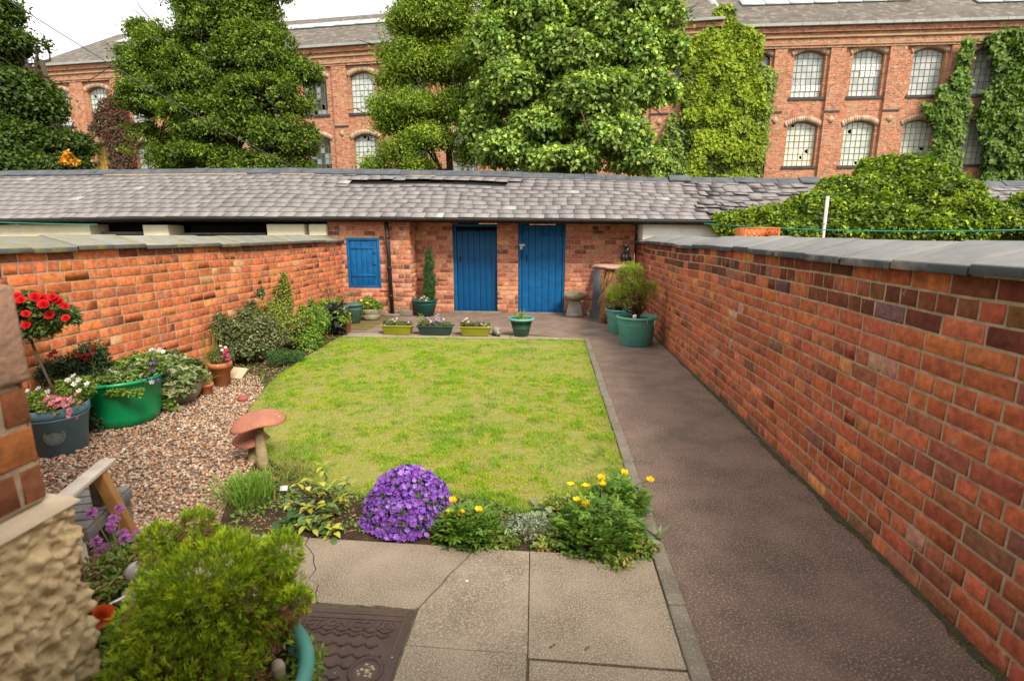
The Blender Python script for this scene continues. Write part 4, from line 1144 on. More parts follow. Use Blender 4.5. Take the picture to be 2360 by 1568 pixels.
for r in range(rws + 1):
    yc = e1 - .098 - r * py
    if yc < e0 + .02: break
    k = 0; xx_ = c0 + .014 + (px / 2 if r % 2 else 0)
    while xx_ + px * .86 < c1 - .008:
        dd = ((xx_ + px * .43 + .665) ** 2 + (yc - 1.575) ** 2) ** .5
        if dd > .072:
            for sgn in (0, 1):
                p = (xx_ + (px * .43 if sgn else 0), yc - (.018 if sgn else 0), .0095); q = (xx_ + (px * .86 if sgn else px * .43), yc - (0 if sgn else .018), .0095)
                mb.beam(p, q, .0075, .005)
        xx_ += px
zx = c0 + .012; k = 0
while zx < c1 - .04:
    ya = e1 - .074 - (.018 if k % 2 else 0); yb = e1 - .074 - (0 if k % 2 else .018)
    mb.beam((zx, ya, .0095), (zx + px / 2, yb, .0095), .007, .005); zx += px / 2; k += 1
mb.build('tread_pattern', M['cast'], cv)
cu = bpy.data.curves.new('lettering', 'FONT'); cu.body = 'INSPECTION COVER'; cu.size = .053; cu.extrude = .0022; cu.space_character = 1.10; cu.align_x = 'CENTER'; cu.offset = .0012
tmp = bpy.data.objects.new('tmp', cu); sc.collection.objects.link(tmp)
me = bpy.data.meshes.new_from_object(tmp.evaluated_get(bpy.context.evaluated_depsgraph_get())); bpy.data.objects.remove(tmp)
co = np.zeros(len(me.vertices) * 3); me.vertices.foreach_get('co', co); co = co.reshape(-1, 3)
wdt = co[:, 0].max() - co[:, 0].min(); co[:, 0] = co[:, 0] * (c1 - c0 - .05) / wdt + (c0 + c1) / 2 + .004; co[:, 1] = co[:, 1] * .9 + e1 - .066; co[:, 2] += .0088
co -= WORLD[mh.name]; me.vertices.foreach_set('co', co.astype(np.float32).ravel()); me.materials.clear(); me.materials.append(M['cast']); me.name = 'lettering'
lo = bpy.data.objects.new('lettering', me); sc.collection.objects.link(lo); lo.parent = cv
mb = MB(); mb.lathe((-.665, 1.575, 0), [(.066, .006), (.066, .013), (.052, .013), (.050, .002), (.001, .002)], 28, cap=False); mb.build('key_hole', M['cast'], cv, True)
mb = MB()
for i in range(26):
    a = random.uniform(0, 6.28); q = random.uniform(0, .042); mb.blob((-.665 + q * math.cos(a), 1.575 + q * math.sin(a), .006), (.008, .006, .005), random.choice([(.40, .32, .2), (.25, .18, .1), (.5, .42, .3)]), .2, i, 6, 4)
mb.build('grit_plug', M['stone'], cv, True)

# =================================================================== TREES
def tree(name, label, base, trunk_top, blobs, n, lp, cols, L, Wd, r0=.16, group='trees behind the outhouse row', cl=.30, lim=None, extra=None, mat='leaf', flat=.45, out=.7, lo=.45, vary=.3, gap=.40, gs=.9):
    t = thing(name, base, label, 'tree', group)
    b = MB(); base = np.array(base, float); top = np.array(trunk_top, float)
    pts = [base + (top - base) * i / 7 + np.array((math.sin(i * 1.3) * .06, 0, 0)) for i in range(8)]
    b.tube(pts, np.linspace(r0, r0 * .45, 8), 10)
    b.build('trunk', M['bark'], t, True)
    lm = MB(); tg = [c for c, r in blobs] if lim is None else lim
    for c in tg:
        f = random.uniform(.35, .95); limbs(lm, base + (top - base) * f, [c], r0 * .35, .015, .12)
        c = np.array(c, float)
        for q in range(3): limbs(lm, c + (base + (top - base) * f - c) * .35, [c + R.normal(size=3) * .7], .035, .010, .06, 5)
    lm.build('limbs', M['bark'], t, True)
    f = MB(); foliage(f, [(c, np.array(r) * (.72, .85, .80)) for c, r in blobs], int(n * 1.25), lp, cl, L, Wd, cols, lo=lo, flat=flat, out=out, vary=vary, gap=gap, gs=gs)
    foliage(f, [(c, np.array(r) * (.72, .85, .80)) for c, r in blobs], int(n * .6), max(6, lp // 3), cl * .6, L, Wd, cols, lo=1.30, flat=flat, out=out, vary=vary, gap=gap + .03, gs=gs * 1.4)
    if extra: extra(f)
    f.build('crown', M[mat], t)
    return t
def B(u, v, y, rx, rz, ry=None):
    return (gy(u, v, y), (rx, ry or min(rx, 1.1), rz))
Y = 17.0
G1 = [(.10, .165, .014), (.14, .22, .018), (.07, .12, .012), (.20, .30, .022)]
tree('tree', 'dense dark green tree second from the left behind the row, rising out of frame', (-10.6, 17.3, -.03), (-10.5, 17.3, 8.6),
     [B(520, 40, 17, 1.9, 1.3), B(400, 110, 17, 1.0, .7), B(600, 130, 16.6, 1.3, .9), B(470, 180, 16.7, 1.8, .9), B(340, 165, 17, .8, .5), B(620, 230, 16.5, 1.5, .8), B(370, 235, 16.8, 1.2, .7),
      B(500, 280, 16.4, 1.9, .9), B(650, 320, 16.4, 1.2, .7), B(350, 330, 16.8, .9, .6), B(470, 370, 16.4, 1.9, .6), B(620, 385, 16.4, 1.5, .5), B(560, -60, 17, 1.7, 1.0), B(700, 170, 16.8, .5, .35), B(330, 75, 17, .35, .3), B(310, 125, 17, .4, .25)],
     900, 36, G1, .100, .060, .2, cl=.24, lo=.30, gap=.51, gs=2.3, flat=.35)
tree('tree', 'dark green spreading tree at the left edge behind the row, with orange blossom low down', (-15.8, 16.2, -.03), (-15.9, 16.2, 6.9),
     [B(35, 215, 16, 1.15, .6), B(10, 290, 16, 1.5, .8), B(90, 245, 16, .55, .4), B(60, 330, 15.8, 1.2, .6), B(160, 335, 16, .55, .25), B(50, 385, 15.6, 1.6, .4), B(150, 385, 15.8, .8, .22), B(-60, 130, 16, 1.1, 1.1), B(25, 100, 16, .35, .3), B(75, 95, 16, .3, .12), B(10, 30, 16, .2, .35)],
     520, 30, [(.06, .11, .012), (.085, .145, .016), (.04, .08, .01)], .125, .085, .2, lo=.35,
     extra=lambda f: [foliage(f, [B(163, 372, 15.2, .18, .12), B(152, 358, 15.2, .08, .08)], 7, 14, .07, .10, .08, [(.75, .32, .03), (.8, .42, .05)]), foliage(f, [B(600, 18, 16.2, .01, .01)], 1, 1, .01, .01, .01, [(.7, .3, .03)])])  # orange leaf clusters stand in for orange light reflections
G2 = [(.17, .27, .025), (.25, .36, .03), (.13, .21, .02), (.32, .43, .045)]
tree('tree', 'slender light green tree with a bare forked trunk, left of the sycamore', (-3.2, 17.2, -.03), (-3.35, 17.2, 8.4),
     [B(1000, 40, 17, 1.3, .8), B(930, 60, 17, .5, .4), B(960, 150, 17, 1.0, .7), B(1060, 150, 17, .9, .7), B(915, 190, 17, .6, .3), B(890, 120, 17, .2, .25), B(940, 250, 16.8, 1.2, .45), B(1060, 250, 16.9, .8, .5),
      B(918, 290, 16.8, .7, .32), B(990, 320, 16.8, 1.0, .3), B(925, 350, 16.6, .8, .28), B(875, 385, 16.5, .6, .16), B(960, 385, 16.6, .7, .25), B(1020, -40, 17, 1.4, .8), B(872, 245, 17, .3, .12), B(1090, 360, 16.9, .5, .4)],
     400, 24, G2, .10, .05, .15, cl=.32, lo=.15, flat=.45, gap=.46, gs=2.4)
G3 = [(.23, .35, .08), (.30, .43, .09), (.13, .22, .045), (.42, .54, .10)]
tree('tree', 'broad leafy sycamore in the middle behind the blue doors', (.6, 16.2, -.03), (.6, 16.2, 8.2),
     [B(1230, 30, 15.8, 1.5, .9), B(1400, 40, 15.8, 1.6, .9), B(1150, 110, 15.8, 1.0, .8), B(1310, 130, 15.4, 1.5, .8), B(1450, 120, 15.6, .95, .8), B(1530, 40, 16, .6, .35), B(1180, 210, 15.4, 1.1, .7),
      B(1370, 230, 15.2, 1.5, .7), B(1475, 210, 15.4, .7, .7), B(1525, 215, 15.5, .35, .25), B(1240, 300, 15.2, .9, .5), B(1405, 320, 15.1, 1.15, .6), B(1170, 350, 15.2, 1.0, .45), B(1290, 375, 15, 1.2, .35), B(1460, 370, 15.2, .75, .4), B(1340, -60, 15.8, 1.8, .9), B(1540, 120, 15.8, .45, .4), B(1110, 290, 15.6, .5, .5)],
     860, 30, G3, .130, .110, .2, cl=.24, lo=.35, flat=.36, out=.75, vary=.55, gap=.50, gs=2.3)
for i, (u, v) in enumerate([(1188, 330), (1238, 332), (1205, 345), (1180, 335), (1110, 170)]): pass

# bare red creeper on the left wing wall
def ivy_panel(name, label, polyuv, Yp, n, cols, L, Wd, depth, group=None, pt=None, clump=.35, kinds=None, stems=0):
    P2 = np.array(polyuv, float)
    XZ = []
    for u, v in P2: p = pt(u, v); XZ.append((p[0], p[2]))
    XZ = np.array(XZ); c = XZ.mean(0); y0 = pt(*P2.mean(0))[1]
    t = thing(name, (c[0], y0, 0), label, 'ivy', group)
    q = pick(XZ, n); x, z = q.T
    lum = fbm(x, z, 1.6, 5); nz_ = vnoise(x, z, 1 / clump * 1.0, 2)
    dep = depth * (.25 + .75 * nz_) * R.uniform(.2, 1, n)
    yy = np.array([0.0] * n); 
    # plane y follows the wall
    ys = np.array([pt(u, v)[1] for u, v in P2]); A = np.c_[XZ, np.ones(len(XZ))]; co_, *_ = np.linalg.lstsq(A, ys, rcond=None)
    yy = x * co_[0] + z * co_[1] + co_[2] - dep
    P = np.stack([x + R.normal(size=n) * .05, yy, z + R.normal(size=n) * .05], 1)
    D = np.stack([R.normal(size=n) * .6, -np.abs(R.normal(size=n)) * .35, -.8 + R.normal(size=n) * .5], 1)
    Nn = np.stack([R.normal(size=n) * .4, -1 + 0 * x, .5 + R.normal(size=n) * .3], 1)
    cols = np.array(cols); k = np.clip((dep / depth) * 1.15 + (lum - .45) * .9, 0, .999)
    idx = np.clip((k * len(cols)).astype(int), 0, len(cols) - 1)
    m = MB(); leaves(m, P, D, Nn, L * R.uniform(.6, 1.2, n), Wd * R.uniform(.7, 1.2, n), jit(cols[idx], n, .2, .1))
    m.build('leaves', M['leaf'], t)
    s = MB(); 
    for i in range(max(6, stems)):
        xs = random.uniform(*np.percentile(x, [15, 85])); zt = np.percentile(z, random.uniform(50, 95)); zb = max(0, z.min() - 1.0)
        pts = [(xs + .15 * math.sin(a * 2.1 + i) + (a - 3) * .04 * (i % 3 - 1), (xs * co_[0] + (zb + (zt - zb) * a / 7) * co_[1] + co_[2]) - .05, zb + (zt - zb) * a / 7) for a in range(8)]
        s.tube(pts, np.linspace(.04, .012, 8), 5)
    s.build('stems', M['twig'], t, True)
    return t
wallR = lambda u, v: gy(u, v, 27.56)
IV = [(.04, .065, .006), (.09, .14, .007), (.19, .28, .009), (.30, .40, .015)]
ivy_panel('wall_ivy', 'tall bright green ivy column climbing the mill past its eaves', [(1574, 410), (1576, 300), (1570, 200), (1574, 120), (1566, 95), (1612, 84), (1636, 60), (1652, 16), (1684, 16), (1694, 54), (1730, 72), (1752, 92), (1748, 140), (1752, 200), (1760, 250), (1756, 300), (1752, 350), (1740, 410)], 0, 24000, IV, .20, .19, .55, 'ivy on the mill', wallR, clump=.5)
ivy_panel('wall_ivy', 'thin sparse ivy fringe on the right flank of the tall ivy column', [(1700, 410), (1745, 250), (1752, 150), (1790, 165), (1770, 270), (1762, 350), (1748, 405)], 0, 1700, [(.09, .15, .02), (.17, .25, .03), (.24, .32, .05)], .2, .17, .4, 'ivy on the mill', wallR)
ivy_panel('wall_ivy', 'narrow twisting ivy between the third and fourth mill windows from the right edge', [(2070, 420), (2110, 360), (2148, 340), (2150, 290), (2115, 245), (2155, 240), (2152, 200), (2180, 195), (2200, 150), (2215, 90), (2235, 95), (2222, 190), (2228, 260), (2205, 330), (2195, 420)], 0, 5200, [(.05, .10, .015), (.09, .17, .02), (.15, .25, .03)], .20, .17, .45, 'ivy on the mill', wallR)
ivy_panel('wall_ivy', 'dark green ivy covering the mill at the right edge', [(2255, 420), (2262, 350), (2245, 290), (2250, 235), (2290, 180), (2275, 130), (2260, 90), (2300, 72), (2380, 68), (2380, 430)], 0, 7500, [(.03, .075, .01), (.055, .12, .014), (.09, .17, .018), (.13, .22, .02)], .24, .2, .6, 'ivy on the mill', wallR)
wallL = lambda u, v: gy(u, v, 30.6)
ivy_panel('wall_creeper', 'dead reddish brown creeper on the far left mill wall', [(215, 300), (238, 230), (262, 215), (290, 240), (318, 300), (318, 400), (255, 400), (255, 330)], 0, 3600, [(.10, .035, .02), (.15, .05, .03), (.08, .05, .02)], .2, .12, .4, 'ivy on the mill', wallL)
ivy_panel('wall_ivy', 'low climbing greenery left of the tall ivy column, behind the ridge', [(1500, 410), (1520, 330), (1550, 250), (1568, 330), (1575, 410)], 0, 1500, [(.09, .16, .02), (.16, .25, .03), (.22, .32, .05)], .2, .17, .5, 'ivy on the mill', wallR)

# ivy mound over the right part of the row
iv = thing('ivy_mound', (5.6, 10.0, 1.6), 'large ivy mound smothering the right end of the outhouse roof', 'ivy')
bl = [B(2070, 430, 10.6, .72, .44, .6), B(1975, 462, 10.2, .70, .34, .5), B(2150, 470, 10.1, .68, .42, .5), B(1890, 490, 9.9, .60, .24, .4), B(1780, 508, 9.8, .55, .15, .3), B(1700, 516, 9.8, .35, .10, .2), B(2010, 520, 9.7, .9, .32, .4), B(2210, 505, 9.7, .55, .30, .4), B(2290, 520, 9.6, .6, .22, .4), B(2370, 505, 9.6, .4, .32, .4), B(2150, 535, 9.6, .9, .28, .4), B(1880, 540, 9.6, .7, .2, .35), B(2030, 400, 10.8, .30, .20, .35), B(2120, 410, 10.8, .25, .16, .3), B(1930, 440, 10.4, .22, .14, .3), B(1790, 540, 9.6, .6, .12, .3), B(2240, 455, 10.0, .20, .12, .25)]
f = MB()
for c, r in bl: f.blob(c, np.array(r) * .66, (.02, .035, .01), .1, int(c[0] * 10), 14, 9)
f.build('dark_core', surf('dark_ivy_core', (.03, .035, .012), (.05, .04, .02), 12, .9, 40, .01), iv, True)  # dark solids stand in for the shaded inside and block the view through
f = MB(); foliage(f, bl, 1700, 26, .075, .075, .062, [(.10, .17, .014), (.16, .25, .02), (.06, .11, .010), (.30, .40, .03)], lo=.62, out=.9, zmin=-.9, vary=.42, flat=.7, gap=.36, gs=3.2)
k_ = 240; P_, d_ = ell_pts(k_, bl[0][0], np.array(bl[0][1]) * 1.0, .95, 1.05, 0)
for c, r in bl:
    k_ = 26; P_, d_ = ell_pts(k_, c, r, .95, 1.05, .1); foliage(f, [(p_ + q_ * .06, (.05, .05, .07)) for p_, q_ in zip(P_[:9], d_[:9])], 40, 6, .03, .08, .06, [(.22, .33, .03), (.30, .40, .03)], lo=.2)
f.build('leaves', M['leaf'], iv)
iv = thing('ivy_trail', (2.2, 10.4, 1.5), 'small ivy trail hanging over the white wall beside the path wall', 'ivy')
f = MB(); foliage(f, [B(1560, 520, 10.35, .35, .05, .08), B(1640, 532, 10.3, .22, .12, .1), B(1530, 516, 10.35, .2, .03, .06)], 60, 12, .04, .06, .05, [(.15, .25, .02), (.2, .32, .03)], lo=.5)
f.build('leaves', M['leaf'], iv)

# =================================================================== POST, LINES, CRATE
mb = MB(); a = gy(1908, 452, 9.2); b = a.copy(); b[2] = 0; mb.tube([b, a], .026, 12); tag(mb.build('line_post', M['pink_metal'], None, True), 'pale pinkish clothes line post standing before the ivy mound', 'post')
def wire(name, mat, pts, r, label, cat):
    mb = MB(); mb.tube(pts, r, 6); tag(mb.build(name, mat, None, True), label, cat)
def sagline(a, b, sag, n=24): return [a + (b - a) * i / n - np.array((0, 0, sag * 4 * (i / n) * (1 - i / n))) for i in range(n + 1)]
wire('washing_line', M['cordgreen'], sagline(gy(1622, 515, 9.7), gy(2600, 520, 7.6), .10), .009, 'thin green washing line stretched before the ivy mound', 'washing line')
wire('washing_line', M['cordgreen'], sagline(gy(-150, 505, 9.0), gy(225, 517, 9.7), .02), .008, 'thin green washing line over the cream wall, far left', 'washing line')
wire('overhead_cable', M['cable'], sagline(gy(-10, -18, 6), gy(690, 390, 11.6), .10), .006, 'thin grey overhead cable slanting across the sky on the left', 'cable')
cr_ = thing('plastic_crate', (3.1, 8, 0), 'orange plastic lattice crate top showing over the path wall', 'crate')
p0 = gy(1716, 524, 8.0); p1 = gy(1797, 524, 8.0); zt = p0[2]
mb = MB(); mb.box((p0[0], 7.98, zt - .02), (p1[0], 8.0, zt)); mb.box((p0[0], 7.98, zt - .36), (p0[0] + .02, 8.0, zt - .02)); mb.box((p1[0] - .02, 7.98, zt - .36), (p1[0], 8.0, zt - .02)); mb.box((p0[0] + .02, 7.98, zt - .36), (p1[0] - .02, 8.0, zt - .34))
mb.box((p0[0], 8.002, zt - .36), (p0[0] + .02, 8.36, zt - .0)); mb.box((p1[0] - .02, 8.002, zt - .36), (p1[0], 8.36, zt)); mb.box((p0[0], 8.36, zt - .36), (p1[0], 8.38, zt))
mb.build('frame', M['orange'], cr_)
mb = MB(); k = 7; st = (p1[0] - p0[0]) / k
for i in range(k):
    for r_ in range(3):
        xa = p0[0] + i * st; za = zt - .02 - r_ * .11
        mb.beam((xa, 7.99, za), (xa + st, 7.99, za - .11), .012, .008, up=(0, 1, 0)); mb.beam((xa, 7.989, za - .11), (xa + st, 7.989, za), .012, .008, up=(0, 1, 0))
mb.build('lattice', M['orange'], cr_)
mb = MB(); mb.box((p0[0] - .02, 7.95, 0), (p1[0] + .02, 8.4, zt - .365)); mb.build('crate_support', M['blackwood'], cr_)

# =================================================================== POTS AGAINST THE LEFT WALL
def potprof(rt, rb, h, rim=.015, rh=.03, th=.012, bands=()):
    p = [(rb * .9, 0), (rb, .004)]
    q = lambda z: rb + (rt - rb) * z / h
    for z in bands: p += [(q(z - .008), z - .008), (q(z) + .006, z), (q(z + .008), z + .008)]
    p += [(q(h - rh), h - rh), (rt + rim, h - rh + .004), (rt + rim, h - .004), (rt + rim * .5, h), (rt - th, h), (rt - th - .006, h - .05), (rt * .8, h - .06)]
    return p
BED_L = [(.15, .25, .035), (.20, .32, .045), (.11, .19, .03), (.27, .36, .07)]
# grey-blue pot with standard rose
g1 = thing('potted_rose', (-3.66, 3.36, 0), 'standard red rose in a grey-blue pot underplanted with pink and white bedding', 'potted rose')
pot(potprof(.205, .155, .37, .004, .065, .012), (-3.66, 3.36, 0), 40, M['greyblue'], g1)
mb = MB(); mb.lathe((-3.66, 3.36, 0), [(.193, .285), (.201, .292), (.195, .299)], 40, cap=False); mb.build('pot_band', M['greyblue'], g1, True)
mb = MB()
cN = np.array((.62, -.78, 0)); cN /= np.linalg.norm(cN); cS = np.array((-cN[1], cN[0], 0)); cc0 = np.array((-3.66, 3.36, .175)) + cN * .182
for r0_, r1_, o in ((.062, .052, .006), (.050, .001, .003)):
    V = []
    for r_ in (r0_, r1_):
        for k in range(24):
            a = 2 * math.pi * k / 24; V.append(cc0 + cS * r_ * math.cos(a) - cN * .012 * (math.cos(a) ** 2) * (r_ / .06) + np.array((0, 0, 1)) * r_ * math.sin(a) + cN * (o + (.001 if r_ == r1_ else 0)) + cN * math.sin(a) * r_ * -.13)
    mb.add(V, [np.array([[k, (k + 1) % 24, 24 + (k + 1) % 24, 24 + k] for k in range(24)])])
mb.build('badge', surf('pewter_badge', (.10, .115, .11), (.075, .085, .08), 30, .95, 90, .001), g1, True)
soil_disc((-3.66, 3.36, .33), .18, g1)
mb = MB(); mb.tube([(-3.66, 3.36, .28), (-3.60, 3.33, .45), (-3.66, 3.34, .62), (-3.72, 3.35, .80), (-3.75, 3.36, .92)], [.011, .010, .009, .009, .008], 8)
tg = [gy(u, v, 3.35) for u, v in ((30, 710), (70, 700), (110, 705), (145, 730), (60, 760), (20, 740), (100, 755), (0, 700), (-30, 720))]
for q in tg: limbs(mb, (-3.75, 3.36, .88), [q], .006, .002, .02, 5)
mb.build('stem', M['bark'], g1, True)
f = MB(); foliage(f, [(q, (.085, .09, .07)) for q in tg], 150, 9, .026, .034, .022, [(.08, .14, .04), (.11, .19, .05), (.15, .24, .06), (.06, .10, .03)], lo=.2); f.build('foliage', M['leaf'], g1)
for i, (u, v) in enumerate([(12, 690), (30, 700), (48, 690), (80, 683), (100, 700), (120, 683), (135, 693), (150, 705), (152, 732), (115, 725), (60, 722), (60, 748), (10, 680), (98, 687), (40, 683), (128, 688), (-20, 700)]):
    mb = MB(); rosette(mb, gy(u, v, 3.22 + random.uniform(-.04, .04)), random.uniform(.026, .038), (.62, .012, .015)); mb.build('rose_bloom', M['petal'], g1)
f = MB(); foliage(f, [((-3.66, 3.36, .39), (.20, .20, .07)), ((-3.56, 3.45, .45), (.12, .1, .08))], 150, 12, .03, .032, .02, BED_L, lo=.3, zmin=-.2); f.build('bedding_foliage', M['leaf'], g1)
PK = [(.75, .20, .32), (.80, .32, .42), (.65, .12, .25), (.82, .45, .52)]
flowers(g1, 'pink_flower', [gy(random.gauss(132, 24), random.gauss(930, 12), 3.24 + random.uniform(-.05, .04)) for i in range(52)], .0175, PK, ccol=(.8, .7, .2))
WHT = [(.80, .76, .84), (.72, .60, .78), (.84, .82, .84)]
flowers(g1, 'white_flower', [gy(u + random.uniform(-6, 6), v + random.uniform(-5, 5), 3.35) for u, v in [(150, 872), (165, 870), (178, 873), (188, 880), (198, 885), (205, 888), (160, 880), (92, 892), (122, 905), (75, 925), (100, 955), (62, 905), (115, 975), (110, 905), (180, 895), (172, 880), (100, 910)]], .021, WHT, ccol=(.8, .7, .2))
# dark red snapdragons behind
sd = thing('snapdragon', (-3.85, 3.75, 0), 'dark red snapdragons standing between the rose stem and the wall', 'flowers')
f = MB(); foliage(f, [(gy(175, 850, 3.75), (.12, .1, .12)), (gy(215, 830, 3.85), (.13, .08, .15)), (gy(130, 865, 3.7), (.12, .1, .12)), ((-3.80, 3.75, .12), (.16, .12, .14))], 150, 12, .03, .036, .014, [(.04, .09, .03), (.06, .12, .04), (.03, .06, .025)], lo=.2); f.build('foliage', M['leaf'], sd)
mb = MB(); tp = [gy(u, v, 3.75) for u, v in ((128, 810), (183, 820), (212, 812), (100, 860), (195, 800), (220, 830), (95, 885))]
stemlets(mb, (-3.80, 3.75, .02), tp, .003, .03); mb.build('stem', M['leafmatt'], sd)
DR = [(.30, .008, .02), (.40, .012, .03), (.22, .006, .02)]
flowers(sd, 'red_flower', [gy(u + random.uniform(-5, 5), v + random.uniform(-7, 7), 3.72) for u, v in [(122, 808), (128, 816), (137, 808), (122, 820), (178, 822), (186, 828), (190, 816), (180, 832), (210, 808), (215, 802), (214, 818), (207, 820), (192, 834), (85, 870), (92, 880), (100, 860), (78, 888), (90, 900), (106, 878), (82, 905), (96, 892), (110, 868), (75, 850), (199, 828)]], .023, DR, ccol=(.5, .3, .03), cup=.5)
# emerald tub
g2 = thing('planter_tub', (-3.68, 3.98, 0), 'big bright green plastic tub of white and violet pansies', 'planter')
pot([(.20, 0), (.24, .01), (.27, .10), (.30, .385), (.315, .39), (.316, .412), (.302, .416), (.290, .410), (.282, .33), (.26, .31)], (-3.68, 3.98, 0), 44, M['emerald'], g2, 'tub')
soil_disc((-3.68, 3.98, .36), .28, g2)
f = MB(); foliage(f, [((-3.68, 3.98, .43), (.29, .27, .08)), ((-3.54, 4.08, .47), (.17, .15, .10)), ((-3.82, 3.88, .42), (.12, .12, .05))], 250, 12, .03, .034, .020, [(.12, .21, .03), (.17, .28, .04), (.10, .16, .04), (.25, .33, .08)], lo=.3, zmin=-.3)
foliage(f, [(gy(300, 905, 3.70), (.10, .03, .03)), (gy(270, 905, 3.72), (.08, .02, .03))], 26, 8, .02, .03, .018, [(.17, .28, .04)], lo=.3)
f.build('foliage', M['leaf'], g2)
flowers(g2, 'white_pansy', [gy(u + random.uniform(-4, 4), v + random.uniform(-4, 4), 3.85) for u, v in [(240, 858), (250, 855), (262, 856), (272, 858), (280, 865), (286, 875), (283, 883), (247, 868), (258, 865), (238, 868), (290, 868), (275, 880), (225, 880)]], .024, [(.78, .74, .82), (.70, .62, .78)], ccol=(.3, .1, .4))
flowers(g2, 'violet_pansy', [gy(u, v, 3.9) for u, v in [(340, 838), (352, 852), (325, 865), (342, 870), (310, 870), (360, 862), (330, 880), (300, 850), (318, 838), (365, 875), (355, 835), (350, 880)]], .022, [(.06, .015, .16), (.09, .03, .22), (.45, .40, .6)], ccol=(.7, .6, .1))
# pansies & dry stems behind planter
# stone planter with variegated ivy
g3 = thing('stone_planter', (-3.66, 4.52, 0), 'round mossy stone planter overflowing with variegated ivy', 'planter')
pot([(.17, 0), (.20, .01), (.235, .06), (.27, .14), (.285, .20), (.30, .215), (.298, .24), (.28, .245), (.26, .235), (.24, .18)], (-3.66, 4.52, 0), 36, M['caststone'], g3, 'bowl', wob=.02)
mb = MB()
for k in range(7):
    a = -1.9 + k * .3
    for j in range(3):
        c = np.array((-3.66 + .262 * math.cos(a + j * .08), 4.52 + .262 * math.sin(a + j * .08), .12 + .025 * j)); mb.blob(c, (.014, .014, .010), nu=7, nv=5)
mb.build('swag_relief', M['caststone'], g3, True)
soil_disc((-3.66, 4.52, .2), .24, g3)
f = MB(); foliage(f, [((-3.66, 4.50, .30), (.29, .26, .11)), ((-3.48, 4.32, .24), (.16, .12, .10)), ((-3.76, 4.57, .38), (.14, .12, .08))], 240, 9, .035, .055, .052, [(.13, .20, .05), (.28, .33, .15), (.08, .14, .04), (.36, .38, .20)], lo=.6, zmin=-.4, out=1.0); 
foliage(f, [(gy(385, 930, 4.2), (.03, .02, .05)), (gy(400, 935, 4.2), (.02, .02, .07))], 14, 5, .02, .035, .03, [(.2, .3, .06)], lo=.3)
f.build('ivy_leaves', M['leaf'], g3)
mb = MB(); stemlets(mb, (-3.80, 4.40, .25), [gy(u, v, 4.3) for u, v in ((340, 800), (352, 808), (330, 815), (362, 806), (372, 812), (345, 822))], .003, .03); mb.build('dry_stem', M['twig'], g3)
flowers(g3, 'white_flower', [gy(u, v, 4.25) for u, v in [(368, 805), (376, 810), (362, 812), (350, 806)]], .024, [(.8, .76, .8)], ccol=(.1, .03, .1))
# terracotta pots
g4 = thing('terracotta_pot', (-3.50, 5.05, 0), 'tall terracotta pot with a small fuchsia and wispy grass', 'flower pot', 'terracotta pots')
pot(potprof(.105, .072, .27, .012, .055, .01), (-3.50, 5.05, 0), 30, M['terra'], g4); soil_disc((-3.50, 5.05, .24), .09, g4)
f = MB(); foliage(f, [((-3.50, 5.05, .33), (.11, .1, .09))], 60, 10, .022, .026, .014, [(.12, .2, .04), (.09, .15, .03)], lo=.2)
k = 90; P = np.array((-3.60, 5.05, .24)) + R.normal(size=(k, 3)) * (.05, .03, .01); D = R.normal(size=(k, 3)) * (.18, .15, 0) + (0, 0, 1)
blades(f, P, D, R.uniform(.15, .50, k), .004, .12, jit((.30, .28, .07), k, .25, .15), 4, [1, .9, .7, .2])
f.build('foliage', M['leaf'], g4)
flowers(g4, 'fuchsia_flower', [gy(u, v, 4.95) for u, v in [(523, 806), (526, 818), (518, 812), (528, 825), (524, 829), (515, 822)]], .020, [(.75, .04, .14), (.65, .05, .3)], ccol=(.3, .05, .3), cup=.6)
flowers(g4, 'pale_flower', [gy(u, v, 4.95) for u, v in [(508, 797), (520, 800), (512, 806)]], .016, [(.75, .72, .85)])
g5 = thing('terracotta_pot', (-3.46, 4.74, 0), 'little empty terracotta pot in front of the tall one', 'flower pot', 'terracotta pots')
pot(potprof(.062, .045, .125, .008, .03, .008), (-3.46, 4.74, 0), 26, M['terra'], g5); soil_disc((-3.46, 4.74, .10), .052, g5)
fr = thing('fern', (-3.62, 4.86, 0), 'bright ferny foliage between the stone planter and terracotta pots', 'plant')
f = MB(); k = 40; P = np.array((-3.60, 4.86, .05)) + R.normal(size=(k, 3)) * (.05, .04, .02); D = R.normal(size=(k, 3)) * (.5, .5, 0) + (0, 0, .9)
for i in range(k):
    q = 14; tt = np.linspace(.1, 1, q); L = random.uniform(.22, .36); d = unit(D[i]); c = P[i] + d * L * tt[:, None] + np.array((0, 0, -.5)) * (tt[:, None] ** 2) * L * .6
    s = unit(np.cross(d, (0, 0, 1.)))
    for sg in (1, -1):
        leaves(f, c, s * sg + d * .4, np.array((0, 0, 1.)) + R.normal(size=(q, 3)) * .2, .035 * (1.1 - tt), .012, jit((.22, .32, .03), q, .2, .1))
f.build('fronds', M['leaf'], fr)
# white slanted tile, red ball
mb = MB(); a = gz(500, 860, .05); mb.hexa([(-3.62, 5.32, .01), (-3.42, 5.26, .01), (-3.40, 5.38, .10), (-3.60, 5.44, .10)], [(-3.62, 5.31, .03), (-3.42, 5.25, .03), (-3.40, 5.37, .12), (-3.60, 5.43, .12)])
tag(mb.build('tile', M['sill'], bevel=.004), 'pale broken tile leaning beside the tall terracotta pot', 'tile')
mb = MB(); mb.blob((-2.97, 4.56, .035), (.048, .046, .040), wob=.03, nu=18, nv=12); tag(mb.build('ball', M['redball'], None, True), 'small dull red ball where gravel meets lawn', 'ball')

